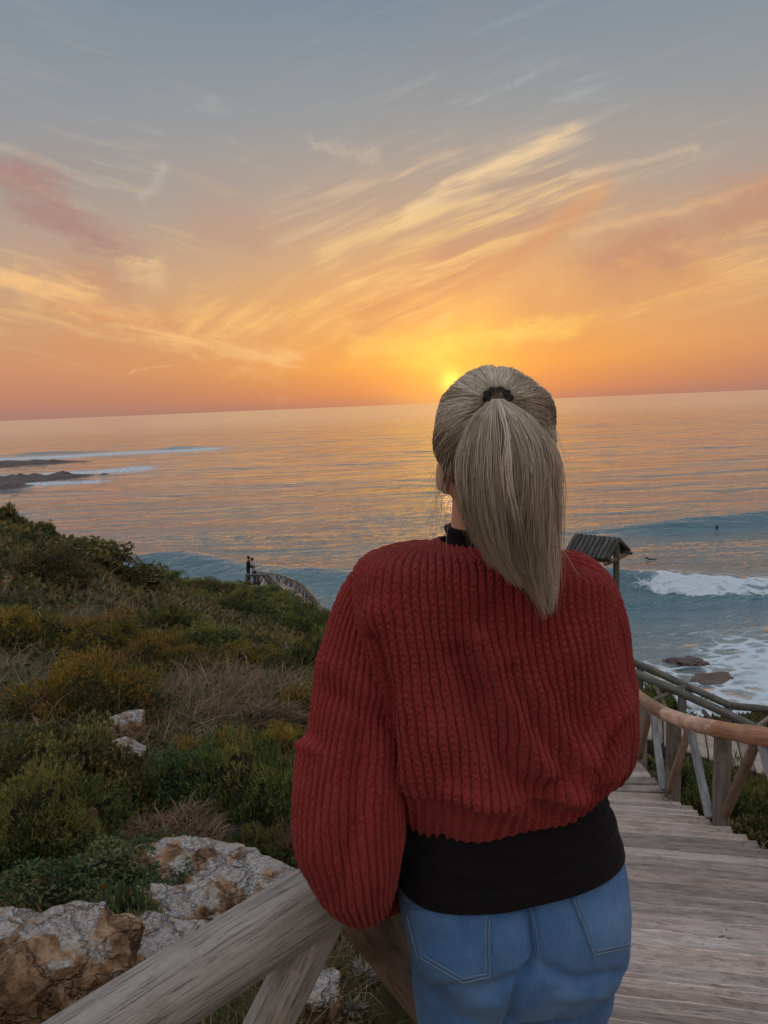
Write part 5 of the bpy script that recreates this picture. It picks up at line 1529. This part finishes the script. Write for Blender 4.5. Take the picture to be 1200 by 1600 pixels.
for ft in (footL, footR):
    shp = [blob(ft + [0, .055, -.055], (.045, .115, .034), 18), blob(ft + [0, -.01, -.035], (.040, .052, .050), 16), blob(ft + [0, .05, -.078], (.047, .122, .014), 14)]
    sm = remeshed('shoe', shp, .006, 3)
    co = np.empty(len(sm.vertices) * 3, np.float32); sm.vertices.foreach_get('co', co)
    co = co.reshape(-1, 3); co[:, 2] = np.maximum(co[:, 2], zf - .018); sm.vertices.foreach_set('co', (co - WB).astype(np.float32).ravel()); sm.update()
    obj('shoe', sm, M['shoe'], woman)

# ---- hair
def hair_mat():
    m, n, b, o = new_mat('ash_blond_hair')
    c = n.n('ShaderNodeAttribute', attribute_name='col').outputs['Color']
    n.put(b.inputs['Base Color'], c); b.inputs['Roughness'].default_value = .55; b.inputs['Specular IOR Level'].default_value = .30
    tr = n.n('ShaderNodeBsdfTranslucent'); n.put(tr.inputs['Color'], c)
    mx = n.n('ShaderNodeMixShader'); mx.inputs[0].default_value = .42
    n.t.links.new(b.outputs[0], mx.inputs[1]); n.t.links.new(tr.outputs[0], mx.inputs[2]); n.t.links.new(mx.outputs[0], o.inputs[0])
    return m
M['hair'] = hair_mat()
def strands(paths, r, cols, sides=3):
    """paths (n, k, 3): thin tapering three-sided hairs"""
    n, k, _ = paths.shape
    T = unit(np.gradient(paths, axis=1)); A1 = unit(np.cross(T, np.array([.3, .9, .2]))); A2 = np.cross(T, A1)
    tp = np.interp(np.linspace(0, 1, k), [0, .1, .75, 1], [.8, 1, .85, .15])
    rr_ = (np.broadcast_to(r, (n,))[:, None] * tp)[..., None]
    V = np.stack([paths + rr_ * (A1 * math.cos(a) + A2 * math.sin(a)) for a in np.arange(sides) * 2 * math.pi / sides], 2)   # n,k,sides,3
    base = (np.arange(n) * k * sides)[:, None, None]; i = np.arange(k - 1)[None, :, None]; j = np.arange(sides)[None, None, :]; j2 = (j + 1) % sides
    Q = np.stack([base + i * sides + j, base + i * sides + j2, base + (i + 1) * sides + j2, base + (i + 1) * sides + j], -1).reshape(-1, 4)
    C = np.repeat(cols, k * sides, 0)
    return V.reshape(-1, 3), Q, C
fv_, fq_, fc_ = strands(FUZZ, .00016, np.ones((len(FUZZ), 3)))
o = obj('wool_fuzz', np_mesh('wool_fuzz', fv_, fq_), M['wool'], sweater); tag(o, kind='stuff')
qh = np.random.default_rng(99)
tie = S(777, 624, 1.032)
sk = hc + np.array([0, 0, .012])
def skull(d):
    """outline of the hair over the skull in direction d (unit vectors from its middle)"""
    a = np.array([.0895, .104, .108])
    r_ = 1 / np.sqrt(((d / a) ** 2).sum(-1))
    up_r = np.exp(-((d - unit(np.array([.80, -.25, .55]))) ** 2).sum(-1) / .10)
    up_l = np.exp(-((d - unit(np.array([-.70, -.25, .62]))) ** 2).sum(-1) / .10)
    low_ = np.clip(-d[..., 2] - .25, 0, 1)
    return r_ * (1 + .085 * up_r + .035 * up_l - .20 * low_ + .012 * fbm3(d[..., 0] * 4, d[..., 1] * 4, d[..., 2] * 4, 2))
dt = unit((tie - sk)[None])[0]
cap_th = np.linspace(0, math.pi, 60)[1:-1]; cap_ph = np.linspace(0, 2 * math.pi, 110, endpoint=False)
TH, PH = np.meshgrid(cap_th, cap_ph, indexing='ij')
dd = np.stack([np.sin(TH) * np.cos(PH), np.sin(TH) * np.sin(PH), -np.cos(TH)], -1)
face_cut = smooth01((dd[..., 1] * .95 - dd[..., 2] * .30 - .42) / .18)      # no hair over the face
low_cut = smooth01((-dd[..., 2] - .62) / .12)
Pc = sk + dd * (skull(dd) * (.955 - .22 * face_cut - .30 * low_cut))[..., None]
V, Q, T = tube_mesh(Pc)
hair_me = np_mesh('hair', V - WB, Q, T)
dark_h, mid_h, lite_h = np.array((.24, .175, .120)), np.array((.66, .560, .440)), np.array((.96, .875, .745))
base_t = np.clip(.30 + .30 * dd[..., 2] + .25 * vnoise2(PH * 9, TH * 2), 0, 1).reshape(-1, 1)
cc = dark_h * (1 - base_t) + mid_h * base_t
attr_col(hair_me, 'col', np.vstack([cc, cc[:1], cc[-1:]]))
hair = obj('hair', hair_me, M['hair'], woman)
# swept-back hair over the skull, gathered in locks
nl, per_l = 340, 24
dl = unit(qh.normal(size=(nl * 4, 3)))
ok = (dl[:, 1] * .95 - dl[:, 2] * .30 < .42) & (dl[:, 2] > -.70) & ((dl @ dt) < .985)
dl = dl[ok][:nl]; nl = len(dl)
d0 = unit(np.repeat(dl, per_l, 0) + .075 * qh.normal(size=(nl * per_l, 3))); n = len(d0)
K = 8
t = np.linspace(0, 1, K)[None, :, None]
om = np.arccos(np.clip(d0 @ dt, -1, 1))[:, None, None]
dirs = (np.sin((1 - t) * om) * d0[:, None] + np.sin(t * om) * dt) / np.maximum(np.sin(om), .02)
sway = np.repeat(qh.normal(size=(nl, 1, 3)), per_l, 0) * .055 + qh.normal(size=(n, 1, 3)) * .016
dirs = unit(dirs + sway * np.sin(t * math.pi) + .012 * np.repeat(qh.normal(size=(nl, 1, 3)), per_l, 0) * np.sin(t * 9 + 2))
lk_l = np.repeat(qh.random((nl, 1)) ** 2, per_l, 0)
lift = (lk_l * .060 + qh.random((n, 1)) * .012) * np.sin(np.linspace(0, 1, K) * math.pi)[None] ** .7
rad = skull(dirs) * (.962 + lift + .010 * qh.random((n, 1)))
path_h = sk + dirs * rad[..., None]
pull = np.linspace(0, 1, K)[None, :, None] ** 6
path_h = path_h * (1 - pull) + (tie + .009 * qh.normal(size=(n, 1, 3)) + [0, .012, 0]) * pull
tl = np.repeat(qh.normal(0, .15, nl), per_l)
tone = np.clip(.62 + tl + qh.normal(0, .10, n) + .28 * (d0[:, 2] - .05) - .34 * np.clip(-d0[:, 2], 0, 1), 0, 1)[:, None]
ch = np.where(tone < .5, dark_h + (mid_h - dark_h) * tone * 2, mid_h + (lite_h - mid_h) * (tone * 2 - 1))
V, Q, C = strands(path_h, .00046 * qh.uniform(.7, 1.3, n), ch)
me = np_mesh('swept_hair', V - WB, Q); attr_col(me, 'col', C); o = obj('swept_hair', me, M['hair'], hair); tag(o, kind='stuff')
# ponytail
LV = [624, 650, 690, 730, 770, 810, 850, 890, 920, 955]
XL = [768, 742, 727, 722, 722, 727, 738, 760, 790, 832]
XRt = [788, 828, 862, 873, 874, 874, 872, 870, 870, 866]
YP = [1.030, 1.005, .992, .988, .990, .996, 1.004, 1.012, 1.016, 1.018]
TK = [.012, .026, .036, .042, .044, .042, .036, .028, .022, .016]
def pony(s, dth, yend, K=16, amp=None, ph=None, sp=None):
    """centre lines of hairs across the tail: s side to side, dth front to back, yend where they stop"""
    n = len(s)
    yy = 624 + (yend[:, None] - 624) * np.linspace(0, 1, K)[None] ** 1.05
    xl = np.interp(yy, LV, XL); xr = np.interp(yy, LV, XRt); Yp = np.interp(yy, LV, YP); tk = np.interp(yy, LV, TK)
    ss_ = s[:, None] * np.ones_like(yy)
    if amp is not None:
        g_ = smooth01((yy - 640) / 120)
        ss_ = ss_ + g_ * (amp[:, None] * np.sin((yy - 624) / 62. + ph[:, None]) + sp[:, None] * smooth01((yy - 780) / 170))
    xx = (xl + xr) / 2 + ss_ * (xr - xl) / 2
    Yd = Yp + dth[:, None] * tk - .010 * (1 - np.clip(s[:, None], -1, 1) ** 2)
    d = np.stack([(xx - 600) / 1200, -(yy - 800) / 1200, -np.ones_like(xx)], -1) @ CR.T
    tt = Yd / d[..., 1]
    return np.array([0, 0, H]) + d * tt[..., None]
nl, per_l = 180, 44
sl = qh.uniform(-.96, .96, nl); dl_ = qh.uniform(-1, 1, nl) * np.sqrt(1 - sl ** 2 * .95)
rp = lambda x: np.repeat(x, per_l, 0)
n = nl * per_l
s = rp(sl) + qh.normal(0, .050, n); dth = rp(dl_) + qh.normal(0, .12, n)
endmax = np.interp(sl, [-1, -.6, -.2, .2, .6, 1], [842, 900, 938, 956, 950, 944])
el_ = endmax + 8 - qh.exponential(55, nl) - np.where(qh.random(nl) < .25, qh.uniform(20, 110, nl), 0)
yend = np.maximum(rp(el_) - qh.exponential(26, n) + 10, qh.uniform(760, 840, n))
Pp = pony(s, dth, yend, 9, rp(qh.normal(0, .075, nl)) + qh.normal(0, .014, n), rp(qh.uniform(0, 6.28, nl)) + qh.normal(0, .2, n), rp(qh.normal(0, .13, nl)) + qh.normal(0, .045, n))
Pp = Pp + np.cumsum(qh.normal(0, .0010, Pp.shape), 1) * [1, .6, .25]
tone = np.clip(.67 + rp(qh.normal(0, .20, nl)) + qh.normal(0, .10, n), 0, 1)[:, None]
ch = np.where(tone < .5, dark_h + (mid_h - dark_h) * tone * 2, mid_h + (lite_h - mid_h) * (tone * 2 - 1))
V, Q, C = strands(Pp, .00047 * qh.uniform(.7, 1.3, n), ch)
me = np_mesh('ponytail', V - WB, Q); attr_col(me, 'col', C); ptail = obj('ponytail', me, M['hair'], hair); tag(ptail, kind='stuff')
# filling inside the tail
ss = np.cos(np.linspace(0, 2 * math.pi, 40, endpoint=False)) * .86; ds = np.sin(np.linspace(0, 2 * math.pi, 40, endpoint=False)) * .7
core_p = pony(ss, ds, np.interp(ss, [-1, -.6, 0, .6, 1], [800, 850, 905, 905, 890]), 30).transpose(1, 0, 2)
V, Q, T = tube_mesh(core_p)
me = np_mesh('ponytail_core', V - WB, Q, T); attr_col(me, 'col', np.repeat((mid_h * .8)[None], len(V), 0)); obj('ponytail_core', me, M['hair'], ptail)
# loose hairs
roots = np.concatenate([np.stack([qh.uniform(680, 704, 46), qh.uniform(700, 800, 46)], 1), np.stack([qh.uniform(852, 868, 60), qh.uniform(640, 840, 60)], 1), np.stack([qh.uniform(700, 860, 70), np.full(70, 600.)], 1)])
n = len(roots)
Pl = np.empty((n, 12, 3))
for i, (rx, ry) in enumerate(roots):
    tt = np.linspace(0, 1, 12)[:, None]
    if i >= 106 and i < 176:      # fuzz along the crown, lying almost flat
        d_ = unit(np.array([[(rx - 775) / 95., qh.uniform(-.5, .1), 1.0]]))[0]
        a = sk + d_ * skull(d_[None])[0] * .995
        v0 = np.array([qh.choice([-1, 1]) * .8, -.1, qh.uniform(.15, .5)]); L_ = qh.uniform(.008, .022)
        Pl[i] = a + v0 * L_ * tt - np.array([0, 0, .5]) * L_ * tt ** 2 + np.cumsum(qh.normal(0, .0004, (12, 3)), 0)
    else:
        side = -1 if rx < 720 else 1
        a = S(rx, ry, qh.uniform(1.03, 1.11) if i < 106 else 1.01)
        v0 = np.array([side * qh.uniform(.05, .45), qh.normal(0, .2), -1.0]); L_ = qh.uniform(.03, .10)
        Pl[i] = a + v0 * L_ * tt + np.array([side * qh.uniform(-.6, .5), 0, .3]) * L_ * tt ** 2 * .6 + np.cumsum(qh.normal(0, .0006, (12, 3)), 0)
V, Q, C = strands(Pl, .00024, np.repeat(lite_h[None], n, 0))
me = np_mesh('loose_hair', V - WB, Q); attr_col(me, 'col', C); o = obj('loose_hair', me, M['hair'], hair); tag(o, kind='stuff')
# hair tie: a scrunched elastic ring
th = np.linspace(0, 2 * math.pi, 48, endpoint=False); ax = unit((np.array([.02, -.62, .55]))[None])[0]
e1 = unit(np.cross(ax, [0, 0, 1])[None])[0]; e2 = np.cross(ax, e1)
ring = tie + np.array([0, -.004, .003]) + (np.cos(th)[:, None] * e1 * .0155 + np.sin(th)[:, None] * e2 * .0125)
ph = np.linspace(0, 2 * math.pi, 12, endpoint=False)
rad_dir = unit(ring - (tie + np.array([0, -.004, .003])))
rr2 = .0048 + .0010 * np.sin(th * 9)
Pq = ring[:, None] + (rad_dir[:, None] * np.cos(ph)[None, :, None] + ax[None, None] * np.sin(ph)[None, :, None]) * rr2[:, None, None]
nv, nu = Pq.shape[:2]
i = np.arange(nv)[:, None]; j = np.arange(nu)[None]; Q = np.stack([i * nu + j, i * nu + (j + 1) % nu, ((i + 1) % nv) * nu + (j + 1) % nu, ((i + 1) % nv) * nu + j], -1).reshape(-1, 4)
wpart('hair_tie', Pq.reshape(-1, 3), Q, None, M['elastic'], hair)

# ------------------------------------------------------------------ people at the lookout and in the water
M['coat'] = plain_mat('dark_coat', (.018, .018, .022), .9, .1, 20, .3)
M['greyknit'] = plain_mat('pale_grey_jacket', (.34, .35, .37), .9, .1, 20, .2)
M['darkhair'] = plain_mat('dark_hair', (.015, .011, .009), .7, .3, 30, .3)
M['trousers'] = plain_mat('dark_trousers', (.03, .035, .05), .9, .1, 20, .3)
M['wetsuit'] = plain_mat('black_wetsuit', (.010, .010, .012), .45, .4, 20, .2)
M['board'] = plain_mat('white_board', (.55, .54, .50), .3, .5, 5, .05)
def ellip(name, c, r, mat, parent, n=12, rot=None):
    V, Q, T = blob(np.array(c, float), r, n, rot)
    return obj(name, np_mesh(name, V, Q, T), mat, parent)
def small_person(label, base, rz, top, lean=0.0, arms=((-.20, .18, 1.08), (.20, .18, 1.08)), hh=1.70):
    e = empty('person', base, rz); tag(e, label, 'person')
    k = hh / 1.70
    a = np.array
    bp = [tube_mesh(tube([(a([0, 0, .86]), .15, .11), (a([0, .02 * lean, 1.05]), .145, .105), (a([0, .06 * lean, 1.28]), .175, .115), (a([0, .09 * lean, 1.40]), .15, .09), (a([0, .10 * lean, 1.47]), .065, .06), (a([0, .11 * lean, 1.54]), .055, .055)], 24, 18)[0]),
          blob(a([0, .13 * lean + .01, 1.60]), (.075, .092, .11), 14), blob(a([0, .13 * lean + .09, 1.585]), (.014, .02, .02), 8)]
    for sx, (hx, hy, hz) in zip((-1, 1), arms):
        sh = a([sx * .185, .08 * lean, 1.37]); hd = a([hx, hy, hz]); eb = (sh + hd) / 2 + a([sx * .07, -.06, -.10])
        bp.append(tube_mesh(tube([(sh, .055, .055), (eb, .045, .045), (hd, .030, .030)], 18, 10)[0]))
        for f in range(4): bp.append(blob(hd + a([(f - 1.5) * .018, .05, -.01]), (.010, .045, .012), 6))
        bp.append(blob(hd + a([-sx * .04, .02, 0]), (.012, .03, .012), 6)); bp.append(blob(hd + a([0, .02, 0]), (.035, .045, .018), 8))
        lg = sx * .09
        bp.append(tube_mesh(tube([(a([lg, 0, .92]), .092, .095), (a([lg, .01, .50]), .064, .066), (a([lg, -.01, .25]), .055, .058), (a([lg, 0, .06]), .042, .045)], 22, 12)[0]))
        bp.append(blob(a([lg, .06, .04]), (.045, .12, .042), 10))
    for p_ in bp: p_[0][:] = p_[0] * k
    me = remeshed('body', bp, .016, 2)
    for m_ in (M['trousers'], top, M['skin']): me.materials.append(m_)
    z = np.array([p.center.z for p in me.polygons]) / k
    me.polygons.foreach_set('material_index', np.where(z < .90, 0, np.where(z < 1.47, 1, 2)).astype(np.int32))
    obj('body', me, None, e)
    ellip('hair', (0, (.13 * lean - .012) * k, 1.635 * k), (.086 * k, .098 * k, .10 * k), M['darkhair'], e)
    return e
pl = Vector((at_y(389, 910, 46.2)[0], 46.2, fl))
small_person('person in a dark coat embracing the other one at the lookout', pl, R(-70), M['coat'], .6, ((.05, .34, 1.20), (.22, .30, 1.10)), 1.78)
small_person('person in a pale grey jacket leaning on the one in the dark coat', Vector((at_y(398, 911, 46.2)[0], 46.25, fl)), R(75), M['greyknit'], .7, ((-.10, .34, 1.25), (.12, .30, 1.05)), 1.66)
def surfer(label, blabel, px, py, rz, sit):
    p = at_z(px, py, .15)
    bd = np.array([[0, -1.0, .06], [0, -.9, .05]])
    ys = np.linspace(-1, 1, 22); w = .27 * np.sqrt(np.clip(1 - np.abs(ys) ** 2.6, 0, 1)); V = []
    for y_, w_ in zip(ys, w):
        for q_ in np.linspace(0, 2 * math.pi, 10, endpoint=False): V.append((w_ * math.cos(q_), y_, .035 * math.sin(q_) + .10 * max(0, y_) ** 3))
    V = np.array(V).reshape(22, 10, 3)
    o = obj('surfboard', np_mesh('surfboard', *tube_mesh(V)), M['board'], loc=(p[0], p[1], .22), rot=(0, 0, rz)); tag(o, blabel, 'surfboard')
    e = empty('person', (p[0], p[1], .24), rz); tag(e, label, 'person')
    a = np.array
    if sit:
        bp = [tube_mesh(tube([(a([0, -.2, .06]), .16, .13), (a([0, -.18, .30]), .14, .11), (a([0, -.14, .50]), .18, .11), (a([0, -.13, .60]), .07, .06), (a([0, -.12, .68]), .055, .055)], 18, 14)[0]), blob(a([0, -.10, .75]), (.078, .095, .11), 12)]
        for sx in (-1, 1):
            bp.append(tube_mesh(tube([(a([sx * .18, -.14, .48]), .05, .05), (a([sx * .24, -.02, .28]), .042, .042), (a([sx * .17, .16, .10]), .03, .03)], 14, 10)[0]))
            bp.append(blob(a([sx * .17, .22, .09]), (.035, .06, .016), 8))
            bp.append(tube_mesh(tube([(a([sx * .09, -.15, .06]), .085, .085), (a([sx * .27, .15, .04]), .065, .065), (a([sx * .30, .18, -.30]), .05, .05)], 14, 10)[0]))
        hd = (0, -.12, .79)
    else:
        bp = [tube_mesh(tube([(a([0, -.95, .08]), .07, .05), (a([0, -.45, .10]), .15, .10), (a([0, -.05, .12]), .15, .11), (a([0, .28, .24]), .19, .11), (a([0, .38, .30]), .08, .07), (a([0, .46, .36]), .055, .055)], 24, 14)[0]), blob(a([0, .54, .43]), (.078, .095, .11), 12)]
        for sx in (-1, 1):
            bp.append(tube_mesh(tube([(a([sx * .18, .28, .24]), .05, .05), (a([sx * .40, .45, .16]), .042, .042), (a([sx * .38, .72, -.02]), .03, .03)], 14, 10)[0]))
            bp.append(blob(a([sx * .38, .80, -.04]), (.04, .07, .016), 8))
            bp.append(tube_mesh(tube([(a([sx * .09, -.4, .09]), .085, .08), (a([sx * .10, -.85, .08]), .06, .055), (a([sx * .10, -1.25, .10]), .04, .04)], 14, 10)[0]))
        hd = (0, .53, .47)
    me = remeshed('body', bp, .02, 2); me.materials.append(M['wetsuit'])
    obj('body', me, None, e); ellip('hair', hd, (.086, .10, .10), M['darkhair'], e)
surfer('surfer in black paddling flat on a board in front of the white breaker', 'pale surfboard under the paddling surfer', 1015, 876, R(95), False)
surfer('surfer in black sitting on a board below the far dark wave', 'pale surfboard under the sitting surfer', 1120, 828, R(150), True)

# leaf litter on the treads
for i, (px_, py_, L_, yaw_) in enumerate(((1128, 1468, .045, 20), (1140, 1471, .03, -10), (1135, 1456, .02, 60), (1174, 1337, .03, 30), (1182, 1340, .025, 80))):
    p = at_z(px_, py_, H - 2.55)
    s_at = p[1] + (p[0] - 1.8) * math.tan(YAW)
    for _ in range(6):
        p = at_z(px_, py_, H - float(stair_z(s_at)) + .006); s_at = p[1] + (p[0] - 1.8) * math.tan(YAW)
    V = np.array([(-.5, 0, 0), (-.2, .16, .05), (.2, .14, .06), (.55, 0, .0), (.2, -.14, .04), (-.2, -.13, .05), (0, 0, .10)], float) * L_
    o = obj('dead_leaf', np_mesh('dead_leaf', V, None, [[0, 6, 1], [1, 6, 2], [2, 6, 3], [3, 6, 4], [4, 6, 5], [5, 6, 0]], smooth=False), M['log_dark'], loc=tuple(p + np.array([0, 0, .012])), rot=(0, 0, R(yaw_)))
    tag(o, ('largest dark dead leaf on the wide treads right of the jeans', 'dead leaf touching the tip of the largest one', 'small dead leaf just above the largest one', 'dead leaf near the ragged right end of a tread', 'tiny dead leaf beside the one near the tread end')[i], 'leaf', 'dead leaves on the treads')
